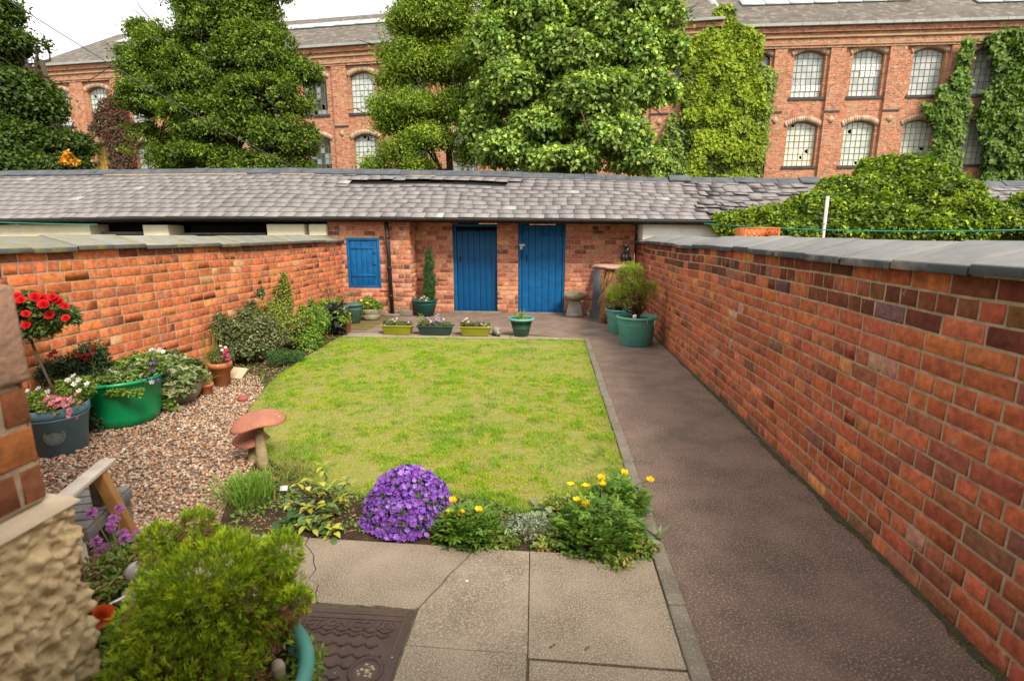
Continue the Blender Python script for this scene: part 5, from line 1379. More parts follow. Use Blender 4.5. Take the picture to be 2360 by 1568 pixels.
# =================================================================== LEFT BED SHRUBS
def shrub(name, label, blobs, n, lp, cols, L, Wd, cl=.05, cat='shrub', fl=None, base=None, group=None, lo=.35, mat='leaf', out=.7, stem=.012):
    c = np.array(blobs[0][0]); base = np.array(base if base is not None else (c[0], c[1], 0.))
    t = thing(name, base, label, cat, group)
    m = MB(); limbs(m, base, [b[0] for b in blobs for _ in range(2)], stem, .003, .04, 5); m.build('stems', M['twig'], t, True)
    f = MB(); foliage(f, [(np.array(c_) * (1, 1, .93 if n > 200 else 1), np.array(r_) * .82) for c_, r_ in blobs], n, lp, cl, L, Wd, cols, lo=lo, zmin=-.7, out=out, vary=.34, gap=.40 if n > 200 else 0, gs=9)
    if n > 200: foliage(f, [(np.array(c_) + R.normal(size=3) * .4 * np.array(r_) + np.array((0, 0, r_[2] * .55)), (.03, .03, r_[2] * .45)) for c_, r_ in blobs for _ in range(3)], 36, 6, cl * .6, L, Wd, cols, lo=.2)
    f.build('foliage', M[mat], t)
    if fl: fl(t)
    return t
V3 = lambda *a: tuple(a)
shrub('rose_shrub', 'sprawling rose bush with dull grey-green leaves against the left wall', [((-3.85, 6.0, .40), (.26, .25, .24)), ((-3.75, 6.25, .45), (.25, .25, .22)), ((-3.75, 5.95, .22), (.24, .22, .2)), ((-3.95, 5.85, .52), (.12, .14, .14)), ((-3.8, 6.1, .62), (.1, .1, .1)), ((-3.60, 6.15, .28), (.2, .2, .22))], 330, 10, [(.12, .17, .06), (.17, .22, .09), (.20, .17, .08), (.10, .13, .05), (.24, .28, .13)], .040, .026, .05, lo=.2)
shrub('golden_shrub', 'tall yellow-green leafy shrub behind the rose bush by the left wall', [((-3.80, 6.8, .50), (.24, .3, .28)), ((-3.72, 6.6, .35), (.26, .25, .26)), ((-3.74, 6.95, .72), (.10, .12, .18)), ((-3.72, 6.9, .92), (.04, .04, .10)), ((-3.55, 6.8, .3), (.22, .25, .25))], 330, 11, [(.20, .25, .04), (.26, .32, .05), (.14, .2, .04), (.30, .33, .07)], .036, .022, .05, lo=.25)
def yfl(t): flowers(t, 'yellow_flower', [gy(u, v, 6.95) for u, v in [(708, 730), (712, 737), (706, 742), (715, 728), (703, 748)]], .032, [(.80, .62, .03)], cup=.4)
shrub('green_shrub', 'bright green bush with a few yellow flowers at the lawn corner', [((-3.50, 7.2, .36), (.26, .35, .20)), ((-3.48, 6.95, .22), (.22, .28, .2)), ((-3.60, 7.5, .40), (.25, .3, .16)), ((-3.36, 6.8, .12), (.2, .2, .12))], 360, 12, [(.14, .27, .03), (.20, .34, .04), (.10, .2, .03), (.26, .37, .06)], .042, .024, .05, fl=yfl)
shrub('low_conifer', 'small dark feathery shrub low in front of the rose bush', [((-3.32, 5.95, .11), (.17, .18, .11)), ((-3.2, 6.1, .08), (.13, .14, .08))], 160, 14, [(.05, .13, .03), (.08, .18, .04)], .022, .007, .03)
shrub('hosta', 'dark purple broad-leaved plant at the far end of the left bed', [((-3.46, 7.95, .36), (.17, .15, .15)), ((-3.44, 7.9, .18), (.12, .12, .15))], 46, 3, [(.045, .04, .055), (.06, .06, .07), (.08, .11, .09)], .15, .085, .05, cat='plant', lo=.2)
shrub('lime_perennial', 'yellow-green sword-leaved plant beside the dark purple one', [((-3.60, 8.1, .42), (.16, .15, .12)), ((-3.32, 7.9, .3), (.06, .08, .14))], 60, 4, [(.24, .36, .03), (.3, .4, .05), (.14, .25, .04)], .12, .035, .05, cat='plant', lo=.2)
shrub('red_stemmed_shrub', 'thin airy reddish shrub rising above the pots in the far left corner', [((-3.78, 8.5, .62), (.14, .12, .15)), ((-3.62, 8.6, .5), (.14, .12, .12))], 60, 6, [(.28, .14, .08), (.22, .2, .08)], .03, .014, .06, lo=.1)
def rpot(name, label, c, rt, rb, h, mat, group=None, plant=None, bands=(), rim=.015, soil=None):
    t = thing(name, (c[0], c[1], 0), label, 'flower pot', group)
    pot(potprof(rt, rb, h, rim, .035, .01, bands), (c[0], c[1], 0), 34, mat, t); soil_disc((c[0], c[1], h - .035), rt - .014, t, soil)
    if plant: plant(t, (c[0], c[1], h - .03))
    return t
rpot('plastic_pot', 'dark green plastic pot against the left wall, behind the purple plant', (-3.86, 8.75), .20, .14, .37, M['dkgreen'], 'green plastic pots', bands=(.28,))
rpot('plastic_pot', 'dull green tapered pot left of the ridged stone pot', (-3.60, 9.1), .165, .10, .36, M['slategreen'] if 0 else surf('dull_green_plastic', (.06, .13, .10), (.08, .16, .13), 5, .5, 60, .0004), 'green plastic pots', bands=(.27, .25), plant=lambda t, c: (lambda f: (foliage(f, [((c[0] - .02, c[1], c[2] + .12), (.07, .07, .14))], 30, 6, .03, .03, .012, [(.22, .24, .12), (.15, .2, .08)]), f.build('foliage', M['leaf'], t)))(MB()))
rpot('terracotta_pot', 'terracotta pot with a sprig of lime leaves by the far kerb', (-3.36, 8.12), .085, .06, .20, M['terra'], 'terracotta pots', plant=lambda t, c: (lambda f: (foliage(f, [((c[0], c[1], c[2] + .08), (.08, .07, .10))], 22, 5, .03, .06, .025, [(.26, .36, .04), (.2, .3, .04)]), f.build('foliage', M['leaf'], t)))(MB()))
g6 = thing('stone_pot', (-3.42, 9.5, 0), 'squat ridged stone pot of yellow flowers under the blue shutter', 'flower pot')
pot([(.13, 0), (.155, .02), (.165, .09), (.15, .115), (.165, .13), (.172, .20), (.155, .215), (.135, .2), (.12, .16)], (-3.42, 9.5, 0), 30, M['caststone'], g6, wob=.03)
soil_disc((-3.42, 9.5, .18), .135, g6)
f = MB(); foliage(f, [((-3.48, 9.5, .30), (.17, .15, .11)), ((-3.62, 9.42, .16), (.09, .08, .15)), ((-3.3, 9.5, .25), (.1, .1, .06))], 130, 10, .035, .045, .022, [(.15, .26, .03), (.22, .33, .04), (.10, .18, .03)], lo=.3); f.build('foliage', M['leaf'], g6)
flowers(g6, 'yellow_flower', [gy(u, v, 9.35) for u, v in [(833, 692), (852, 700), (857, 703), (846, 698)]], .03, [(.8, .72, .03)], cup=.5)
# conifer in dark green tub
g7 = thing('potted_conifer', (-2.50, 10.05, 0), 'slim upright conifer with white bedding in a dark green tub beside the left blue door', 'potted conifer')
pot(potprof(.245, .17, .33, .015, .035, .012, (.25, .235)), (-2.50, 10.05, 0), 36, M['dkgreen'], g7); soil_disc((-2.50, 10.05, .29), .225, g7)
f = MB(); foliage(f, [((-2.43, 10.1, .48), (.12, .12, .16)), ((-2.40, 10.1, .68), (.115, .10, .16)), ((-2.43, 10.1, .85), (.085, .08, .15)), ((-2.39, 10.1, 1.02), (.08, .07, .14)), ((-2.41, 10.1, 1.17), (.055, .05, .12)), ((-2.39, 10.1, 1.28), (.03, .03, .06))], 300, 12, .025, .03, .007, [(.05, .13, .04), (.075, .17, .05), (.10, .2, .06), (.035, .09, .03)], lo=.4, zmin=-.9, up=-.2); f.build('foliage', M['leafmatt'], g7)
mb = MB(); mb.tube([(-2.42, 10.1, .28), (-2.41, 10.1, 1.2)], [.015, .006], 6); mb.build('trunk', M['bark'], g7)
f = MB(); foliage(f, [((-2.48, 9.93, .34), (.09, .07, .05))], 30, 8, .02, .025, .014, BED_L); f.build('bedding_foliage', M['leaf'], g7)
flowers(g7, 'white_flower', [gy(u, v, 9.88) for u, v in [(972, 686), (978, 683), (985, 686), (968, 690), (982, 691), (975, 689)]], .022, WHT)
# troughs
def trough(label, uL, uR, vt, y, mat, fl, seed):
    a = gy(uL, vt, y)[0]; b = gy(uR, vt, y)[0]; cx = (a + b) / 2; w_ = (b - a) / 2; h = .155
    t = thing('trough', (cx, y + .10, .018), label, 'planter', 'plastic troughs on the strip behind the lawn')
    mb = MB()
    def ring(w, d, z): return [(cx - w, y + .10 - d, z), (cx + w, y + .10 - d, z), (cx + w, y + .10 + d, z), (cx - w, y + .10 + d, z)]
    rings = [ring(w_ * .80, .07, .02), ring(w_ * .92, .095, .02 + h - .022), ring(w_, .108, .02 + h - .02), ring(w_, .108, .02 + h), ring(w_ * .94, .093, .02 + h), ring(w_ * .92, .09, .02 + h - .03)]
    V = sum(rings, []); Fs = [[i * 4 + k, i * 4 + (k + 1) % 4, (i + 1) * 4 + (k + 1) % 4, (i + 1) * 4 + k] for i in range(5) for k in range(4)] + [[3, 2, 1, 0]]
    mb.add(V, [np.array(Fs)]); mb.build('trough_body', mat, t, bevel=.006)
    mb = MB(); mb.face(ring(w_ * .93, .092, .02 + h - .025)); mb.build('soil', M['soil'], t)
    f = MB(); foliage(f, [((cx - w_ * .55, y + .1, .20), (.10, .07, .05)), ((cx + w_ * .1, y + .1, .19), (.12, .07, .035)), ((cx + w_ * .6, y + .1, .19), (.09, .07, .03))], 80, 8, .02, .026, .013, [(.13, .2, .05), (.2, .26, .09), (.22, .17, .10), (.09, .15, .04)], lo=.2); 
    if seed == 2: foliage(f, [((cx - w_ * .8, y + .08, .26), (.05, .05, .09))], 16, 6, .02, .03, .016, [(.24, .35, .06)])
    f.build('foliage', M['leaf'], t)
    for nm, pts, cols in fl: flowers(t, nm, [gy(u, v, y + .06) for u, v in pts], .021, cols)
VIO = [(.32, .25, .60), (.45, .36, .68), (.22, .16, .5), (.65, .6, .75)]
trough('lime green trough, left of the dark one', 876, 949, 750, 7.90, M['olive'], [('pale_flower', [(893, 742), (898, 738), (905, 736), (910, 740), (915, 733), (900, 745), (888, 748), (942, 742)], [(.6, .58, .62), (.45, .4, .6)])], 1)
trough('dark slate-green trough of violet pansies, between two lime troughs', 958, 1043, 751, 7.90, M['slategreen'], [('violet_flower', [(985, 732), (990, 737), (1000, 740), (1005, 735), (1010, 732), (1012, 738), (1018, 741), (1022, 735), (1006, 728), (1010, 724), (1000, 745), (993, 741)], VIO)], 2)
trough('lime green trough nearest the stone animal', 1057, 1131, 757, 7.88, M['olive'], [('pink_flower', [(1068, 740), (1072, 736), (1076, 733), (1080, 741), (1074, 744)], [(.75, .5, .5), (.8, .62, .58)]), ('violet_flower', [(1095, 744), (1098, 747)], [(.12, .1, .35)]), ('white_flower', [(1110, 747), (1115, 750), (1120, 747), (1125, 753), (1113, 754)], [(.75, .72, .7)])], 3)
# stone animal
an = thing('stone_animal', (-.84, 8.02, .018), 'little black and grey stone animal on the strip between trough and pot', 'ornament')
mb = MB(); mb.blob((-.845, 8.02, .085), (.065, .075, .062), (.36, .34, .28), .06, 3, 18, 12); mb.blob((-.815, 7.955, .065), (.042, .045, .038), (.36, .34, .28), .05, 4, 14, 9); mb.build('body', M['stonegrey'], an, True)
mb = MB(); mb.blob((-.885, 7.99, .045), (.03, .05, .042), wob=.1); mb.blob((-.80, 7.935, .04), (.018, .022, .02), wob=.1); mb.blob((-.83, 7.925, .072), (.012, .010, .010)); mb.blob((-.795, 7.925, .074), (.010, .010, .010)); mb.build('dark_patch', M['blackgloss'], an, True)
for sx_ in (-.845, -.79): 
    mb = MB(); mb.blob((sx_, 7.965, .103), (.011, .009, .012)); mb.build('ear', M['blackgloss'], an, True)
g8 = rpot('plastic_pot', 'green tapered pot with a young iris at the back edge of the lawn', (-.45, 8.02), .185, .105, .305, surf('bottle_green_plastic', (.035, .10, .07), (.05, .13, .09), 5, .45, 60, .0004), 'green plastic pots', bands=(.255, .15), rim=.018)
mb = MB(); mb.lathe((-.45, 8.02, 0), [(.205, .275), (.215, .285), (.212, .305), (.19, .312), (.175, .300)], 36, cap=False); mb.build('pot_rim', M['teal'], g8, True)
f = MB(); k = 15; P = np.array((-.45, 8.02, .26)) + R.normal(size=(k, 3)) * (.035, .03, 0); D = R.normal(size=(k, 3)) * (.28, .2, 0) + (-.15, 0, 1)
blades(f, P, D, R.uniform(.16, .32, k), .020, .25, jit((.20, .33, .06), k, .2, .1), 5, [.8, 1, .9, .6, .05], fold=.3); foliage(f, [((-.45, 8.02, .28), (.13, .13, .02))], 24, 7, .02, .025, .014, BED_L)
blades(f, np.array([(-.62, 7.95, .3)]), np.array([(-.6, -.2, .2)]), .14, .012, .9, np.array([(.4, .42, .1)]), 5, [.8, 1, .5, .1])
f.build('iris_leaves', M['leaf'], g8)
# staddle stone
st_ = thing('staddle_stone', (.49, 10.22, 0), 'grey staddle stone with a domed cap beside the right blue door', 'staddle stone')
mb = MB(); mb.hexa([(.31, 10.08, 0), (.67, 10.08, 0), (.67, 10.36, 0), (.31, 10.36, 0)], [(.385, 10.12, .34), (.60, 10.12, .34), (.60, 10.32, .34), (.385, 10.32, .34)]); mb.build('stem', M['stonegrey'], st_, bevel=.03)
mb = MB(); mb.lathe((.49, 10.22, .33), [(.10, 0), (.17, .01), (.22, .05), (.235, .085), (.225, .11), (.17, .15), (.10, .18), (.001, .19)], 36, wob=.008); mb.build('cap', M['caststone'], st_, True)
fg = thing('figurine', (.78, 10.15, 0), 'tiny pale figurine on the ground right of the staddle stone', 'ornament')
mb = MB(); mb.blob((.78, 10.15, .06), (.045, .04, .065), wob=.05); mb.blob((.785, 10.13, .145), (.032, .03, .032), wob=.04); mb.build('body', M['caststone'], fg, True)
for dx in (-.018, .02):
    mb = MB(); mb.blob((.785 + dx, 10.135, .182), (.010, .008, .016)); mb.build('ear', M['caststone'], fg, True)
for i, (dx, h, lab) in enumerate(((0, .95, 'tall dark blue-grey slate leaning on the wall behind the palm trunk'), (.10, .62, 'shorter dark slate leaning in front of the tall one'))):
    mb = MB(); b0 = .90 + dx * .3; yb = 9.95 - dx * 1.5; mb.hexa([(b0 - .10, yb, 0), (b0 + .10, yb - .03, 0), (b0 + .10, yb + .0, 0), (b0 - .10, yb + .03, 0)], [(b0 - .03, 10.42 - dx, h), (b0 + .09, 10.40 - dx, h), (b0 + .09, 10.42 - dx, h), (b0 - .03, 10.44 - dx, h)])
    tag(mb.build('slate_sheet', surf('leaning_slate', (.035, .045, .06), (.05, .06, .075), 5, .5, 40, .001), bevel=.003), lab, 'slate')
# dead palm trunk with stone slab, black cat sculpture
dp = thing('palm_trunk', (1.13, 9.45, 0), 'shaggy dead palm trunk hung with dry brown fronds in the far right corner', 'dead palm')
mb = MB(); mb.lathe((1.13, 9.45, 0), [(.16, .1), (.17, .3), (.15, .5), (.16, .7), (.15, .9), (.13, .99)], 30, C=(.22, .12, .06), wob=.09, seed=5); mb.build('trunk', M['fibre'], dp, True)
f = MB(); k = 1500; th = R.uniform(0, 6.28, k); z = R.uniform(.12, 1.0, k); P = np.stack([1.13 + .15 * np.cos(th), 9.45 + .14 * np.sin(th), z], 1); D = np.stack([np.cos(th) * .8, np.sin(th) * .8, R.normal(size=k) * .5], 1)
blades(f, P, D, R.uniform(.04, .18, k), R.uniform(.004, .010, k), R.uniform(.5, 1.5, k), jit((.46, .27, .12), k, .4, .15), 3, [1, .8, .5, .1]); f.build('dry_fronds', M['leafmatt'], dp)
mb = MB(); mb.lathe((1.13, 9.40, 0), [(.12, 0), (.15, .03), (.17, .16), (.16, .18)], 20); mb.build('black_base', M['blackgloss'], dp, True)
mb = MB(); mb.lathe((1.15, 9.50, .985), [(.30, 0), (.40, .02), (.42, .045), (.38, .07), (.001, .085)], 26, wob=.07, seed=8, sy=.7); tag(mb.build('stone_slab', surf('pink_flagstone', (.42, .27, .23), (.30, .18, .14), 8, .9, 30, .006), None, True), 'ragged pinkish stone slab lying on top of the palm trunk', 'stone slab')
ct = thing('cat_statue', (1.36, 9.55, 1.06), 'black seated cat sculpture on the stone slab, against the path wall', 'statue')
mb = MB(); mb.blob((1.35, 9.55, 1.17), (.085, .08, .115), wob=.03, nu=20, nv=14); mb.blob((1.375, 9.55, 1.29), (.055, .055, .10), wob=.02, nu=18, nv=12); mb.blob((1.345, 9.52, 1.395), (.052, .055, .048), wob=.02, nu=18, nv=12); mb.blob((1.31, 9.50, 1.38), (.022, .022, .018)); mb.blob((1.30, 9.50, 1.10), (.03, .04, .04)); mb.blob((1.36, 9.49, 1.10), (.03, .04, .04)); mb.tube([(1.31, 9.50, 1.26), (1.305, 9.49, 1.18), (1.30, 9.485, 1.10)], [.02, .018, .018], 8); mb.tube([(1.36, 9.50, 1.26), (1.36, 9.485, 1.18), (1.36, 9.48, 1.10)], [.02, .018, .018], 8)
mb.tube([(1.42, 9.6, 1.10), (1.46, 9.6, 1.14), (1.45, 9.58, 1.22)], [.02, .016, .01], 8); mb.build('body', M['blackgloss'], ct, True)
for dx in (-.03, .03):
    mb = MB(); mb.add([(1.345 + dx - .016, 9.51, 1.43), (1.345 + dx + .016, 9.51, 1.43), (1.345 + dx, 9.535, 1.43), (1.345 + dx, 9.515, 1.468)], [np.array([[0, 1, 3], [1, 2, 3], [2, 0, 3]])]); mb.build('ear', M['blackgloss'], ct)
# dried spray on the slab
ds = thing('dried_spray', (1.30, 9.46, 1.06), 'dry straw sprigs lying at the feet of the black cat sculpture', 'dried plant')
f = MB(); k = 110; P = np.array((1.30, 9.45, 1.06)) + R.normal(size=(k, 3)) * (.06, .02, .005); D = R.normal(size=(k, 3)) * (.6, .3, .2) + (0, -.1, .7)
blades(f, P, D, R.uniform(.05, .16, k), .005, .3, jit((.55, .36, .15), k, .25, .15), 3, [1, .8, .5, .1]); f.build('sprigs', M['leafmatt'], ds)
# teal tubs with conifer bushes
def tuft_cloud(f, blobs, n, L, cols, brown, m=9, lo=.7, seedz=.0, tip=None, w=.0035, browndepth=.35):
    """short needle sprays on a shell, brown twiggy interior"""
    cols = np.array(cols); tot = sum(b[1][0] * b[1][2] for b in blobs)
    for c, r in blobs:
        k = max(4, int(n * r[0] * r[2] / tot)); P, d = ell_pts(k, c, r, lo, 1.06, -.8)
        lum = vnoise(P[:, 0] + P[:, 2], P[:, 1] + P[:, 2] * .7, 9, 2)
        P = np.array(c) + (P - np.array(c)) * (1 + .30 * (vnoise(P[:, 0] * 1.3 + P[:, 2] * 1.1, P[:, 1] * 1.2 - P[:, 2] * .8, 13, 6)[:, None] - .45))
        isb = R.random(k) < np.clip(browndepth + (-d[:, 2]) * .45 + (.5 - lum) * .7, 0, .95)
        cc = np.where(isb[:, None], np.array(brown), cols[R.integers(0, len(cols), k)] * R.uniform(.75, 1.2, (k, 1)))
        Q = np.repeat(P, m, 0) + R.normal(size=(k * m, 3)) * L * .22; dd = np.repeat(unit(d + np.array((0, 0, .5)) + rdir(k) * .35), m, 0)
        D = dd + rdir(k * m) * .55
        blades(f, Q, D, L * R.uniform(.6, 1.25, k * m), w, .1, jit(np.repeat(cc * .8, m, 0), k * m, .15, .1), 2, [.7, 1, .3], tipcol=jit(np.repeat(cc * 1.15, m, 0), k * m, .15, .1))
for lab, c, rt, rb, h, blobs in (
    ('faded teal tub of conifer shrub, half hidden behind the other', (1.17, 8.52), .235, .19, .40, [((1.13, 8.50, .60), (.20, .2, .20)), ((1.02, 8.40, .56), (.12, .12, .14)), ((1.2, 8.55, .95), (.12, .12, .14))]),
    ('faded teal tub with a bristling golden conifer, against the path wall', (1.28, 7.58), .285, .235, .43, [((1.18, 7.62, 1.02), (.20, .18, .19)), ((1.22, 7.60, .74), (.25, .2, .22)), ((1.46, 7.60, .78), (.13, .12, .15)), ((1.02, 7.6, .70), (.10, .1, .10))])):
    t = thing('planter_tub', (c[0], c[1], 0), lab, 'planter', 'teal plastic tubs')
    pot([(rb * .96, 0), (rb, .01), (rt - .012, h - .05), (rt - .01, h - .045), (rt + .016, h - .03), (rt + .02, h - .012), (rt + .01, h), (rt - .012, h), (rt - .02, h - .06), (rt * .8, h - .07)], (c[0], c[1], 0), 40, M['teal'], t, 'tub')
    mb = MB(); mb.lathe((c[0], c[1], 0), [(rb + (rt - rb) * .68 - .002, h * .70), (rb + (rt - rb) * .71 + .003, h * .72), (rb + (rt - rb) * .73 - .002, h * .74)], 40, cap=False); mb.build('tub_band', M['teal'], t, True)
    soil_disc((c[0], c[1], h - .05), rt - .02, t)
    m = MB(); limbs(m, (c[0], c[1], h - .05), [np.array(b[0]) + R.normal(size=3) * .07 for b in blobs for _ in range(9)], .010, .002, .05, 5); m.build('branches', M['twig'], t, True)
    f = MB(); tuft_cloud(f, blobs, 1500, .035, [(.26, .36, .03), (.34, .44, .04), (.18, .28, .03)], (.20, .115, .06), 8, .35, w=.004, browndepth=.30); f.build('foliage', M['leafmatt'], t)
    if rt > .25:
        for a in (-1.0, 1.35):
            mb = MB(); hx, hy = c[0] + (rt + .01) * math.cos(a), c[1] + (rt + .01) * math.sin(a)
            if a < 0:
                mb.tube([(hx - .05, hy - .01, h - .02), (hx - .03, hy - .03, h + .02), (hx + .02, hy - .02, h + .025), (hx + .05, hy + .01, h - .01)], .008, 8); mb.build('rope_handle', M['teal'], t, True)
                mb = MB(); mb.tube([(hx - .05, hy - .015, h - .02), (hx - .055, hy - .02, h - .08)], .008, 6); mb.build('rope_end', M['steel'], t, True)
                mb = MB(); mb.tube([(hx + .05, hy - .02, h - .02), (hx + .045, hy - .03, h - .14)], .008, 6); mb.build('rope_end', M['steel'], t, True)
        mb = MB(); mb.blob((1.22, 7.42, .44), (.028, .025, .035), wob=.2, seed=4); mb.build('white_pebble', M['white_wall'], t, True)

# =================================================================== FRONT BORDER
def mushroom(label, base, h, rx, rs, tilt, seed, zs):
    t = thing('stone_mushroom', base, label, 'garden ornament', 'stone mushrooms')
    mb = MB(); mb.lathe(base, [(rs * 1.35, 0), (rs * 1.15, h * .15), (rs * .95, h * .5), (rs * .85, h * .9), (rs * .9, h)], 20, wob=.05, seed=seed); mb.build('stem', M['mushstem'], t, True)
    mb = MB(); prof = [(.02, .002), (rx * .5, -.016), (rx * .95, -.044), (rx, -.040), (rx * .95, -.026), (rx * .75, .004), (rx * .4, .034), (.001, .050)]
    k = 30; V = []; rr = np.random.default_rng(seed); ph = rr.uniform(0, 6, 3)
    for r_, z in prof:
        for i in range(k):
            a = 2 * math.pi * i / k; q = 1 + .07 * math.sin(2 * a + ph[0]) + .05 * math.sin(3 * a + ph[1]); x = r_ * q * math.cos(a); y = r_ * q * math.sin(a)
            V.append((base[0] + x, base[1] + y, base[2] + h + z + x * tilt[0] + y * tilt[1] + .012 * (r_ / rx) * math.sin(3 * a + ph[2])))
    n = len(prof); mb.add(V, [np.array([[i * k + j, i * k + (j + 1) % k, (i + 1) * k + (j + 1) % k, (i + 1) * k + j] for i in range(n - 1) for j in range(k)]), np.arange(k)[None, ::-1]])
    mb.build('cap', M['mushcap'], t, True)
mushroom('taller red-capped stone mushroom at the gravel edge', (-1.985, 3.19, .0), .375, .165, .034, (.10, .04), 3, 1)
mushroom('shorter red-capped stone mushroom half hidden behind the taller one', (-2.10, 3.27, .0), .215, .130, .030, (.05, .05), 6, 1)
# feathery green plant
t = thing('feathery_plant', (-1.80, 2.70, 0), 'fresh green needle-leaved plant at the foot of the mushrooms', 'plant')
f = MB(); k = 900; P = np.array((-1.80, 2.70, .01)) + R.normal(size=(k, 3)) * (.065, .06, .0) + np.stack([R.normal(size=k) * .02, R.normal(size=k) * .02, R.uniform(0, .13, k)], 1); D = unit(np.stack([(P[:, 0] + 1.80) * 3 + R.normal(size=k) * .3, (P[:, 1] - 2.70) * 3 + R.normal(size=k) * .3, np.ones(k)], 1))
blades(f, P, D, R.uniform(.05, .12, k), .005, .2, jit((.17, .30, .04), k, .3, .15), 3, [.8, 1, .8, .1]); f.build('needles', M['leafmatt'], t)
t = thing('heath_plant', (-1.68, 2.98, 0), 'thin browning heath plant right of the mushrooms', 'plant')
f = MB(); k = 520; P = np.array((-1.68, 2.98, .01)) + R.normal(size=(k, 3)) * (.07, .09, .0) + np.stack([0 * R.normal(size=k), 0 * R.normal(size=k), R.uniform(0, .13, k)], 1); D = R.normal(size=(k, 3)) * (.5, .5, .2) + (0, 0, .8)
blades(f, P, D, R.uniform(.03, .08, k), .005, .3, jit((.20, .21, .05), k, .3, .2), 2, [.8, 1, .1]); f.build('needles', M['leafmatt'], t)
# variegated laurel
t = thing('laurel', (-1.25, 2.62, 0), 'yellow and green variegated laurel with glossy leaves', 'shrub')
m = MB(); tips = [gy(u, v, y) + 0 for u, v, y in [(742, 1080, 2.7), (690, 1110, 2.7), (720, 1130, 2.6), (770, 1120, 2.65), (800, 1110, 2.7), (705, 1165, 2.55), (750, 1165, 2.5), (735, 1190, 2.45), (775, 1170, 2.6), (680, 1135, 2.65), (720, 1225, 2.42), (765, 1215, 2.42)]]
tips = [np.array((a[0], a[1], max(a[2], .06))) for a in tips]
limbs(m, (-1.25, 2.62, 0), tips, .008, .003, .02, 6); m.build('stems', M['twig'], t, True)
f = MB()
tips = tips + [t_ + np.array((random.gauss(0, .05), random.gauss(0, .05), -random.uniform(.03, .12))) for t_ in tips]
tips = [np.array((t_[0], t_[1], max(t_[2], .04))) for t_ in tips]
for i, c in enumerate(tips):
    k = 9; th = R.uniform(0, 6.28, k); D = np.stack([np.cos(th), np.sin(th), R.uniform(-.1, .9, k)], 1)
    yel = R.random(k) < .55; col = np.where(yel[:, None], np.array((.46, .46, .06)), np.array((.12, .22, .05))) * R.uniform(.8, 1.2, (k, 1))
    blades(f, c + R.normal(size=(k, 3)) * .012 - np.array((0, 0, .01)), D, R.uniform(.045, .085, k), R.uniform(.024, .036, k), R.uniform(.1, .5, k), col, 5, [.15, .75, 1, .85, .5, .02], fold=.35, tipcol=col * .9 + .02)
f.build('leaves', leafmat('glossy_leaf', .3, .2, .5), t)
# primrose
t = thing('primrose', (-1.44, 2.50, 0), 'rosette of crinkled dark green leaves beside the laurel', 'plant')
f = MB(); k = 16; th = np.linspace(0, 6.28, k) + R.normal(size=k) * .2; D = np.stack([np.cos(th), np.sin(th), R.uniform(.2, .8, k)], 1)
blades(f, np.tile((-1.44, 2.50, .015), (k, 1)) + R.normal(size=(k, 3)) * .012, D, R.uniform(.09, .15, k), R.uniform(.045, .06, k), .45, jit((.06, .13, .035), k, .3, .1), 6, [.25, .5, .8, 1, .95, .7, .1], fold=.3); f.build('leaves', M['leaf'], t)
# campanula
t = thing('bellflower', (-.78, 2.60, 0), 'dense dome of violet bellflowers at the edge of the paving', 'flowers')
cC = np.array((-.785, 2.615, .02)); cR = np.array((.235, .205, .275))
f = MB(); f.blob(cC, cR * .76, (.05, .09, .03), .06, 5, 20, 12); foliage(f, [(cC, cR * .93)], 260, 10, .02, .024, .016, [(.09, .17, .04), (.13, .24, .05)], lo=.85, zmin=-.05); f.build('foliage', M['leaf'], t)
P, d = ell_pts(2300, cC, cR, .80, 1.13, -.02)
ok = P[:, 2] > .0; P = P[ok]; d = d[ok]
vis = d @ np.array((.28, -.80, .55)); order = np.argsort(-vis)
VC = [(.28, .10, .62), (.36, .16, .72), (.22, .07, .52), (.45, .27, .80), (.32, .09, .58)]
for i in order[:100]:
    mb = MB(); flower5(mb, P[i], random.uniform(.013, .019), d[i] + R.normal(size=3) * .6, random.choice(VC), (.6, .5, .75), 5, .45, pw=1.1); mb.build('bell_flower', M['petal'], t)
mb = MB()
for i in order[100:]: flower5(mb, P[i], random.uniform(.011, .018), d[i] + R.normal(size=3) * .7, random.choice(VC), (.6, .5, .75), 5, .45, pw=1.1)
for i in range(80):
    a = random.uniform(-2.8, -.2); q = random.uniform(.98, 1.2); flower5(mb, cC + (cR[0] * q * math.cos(a), cR[1] * q * math.sin(a), random.uniform(.0, .03)), .014, (random.gauss(0, .5), -.5, 1), random.choice(VC), None)
o = mb.build('flower_mass', M['petal'], t); tag(o, kind='stuff')
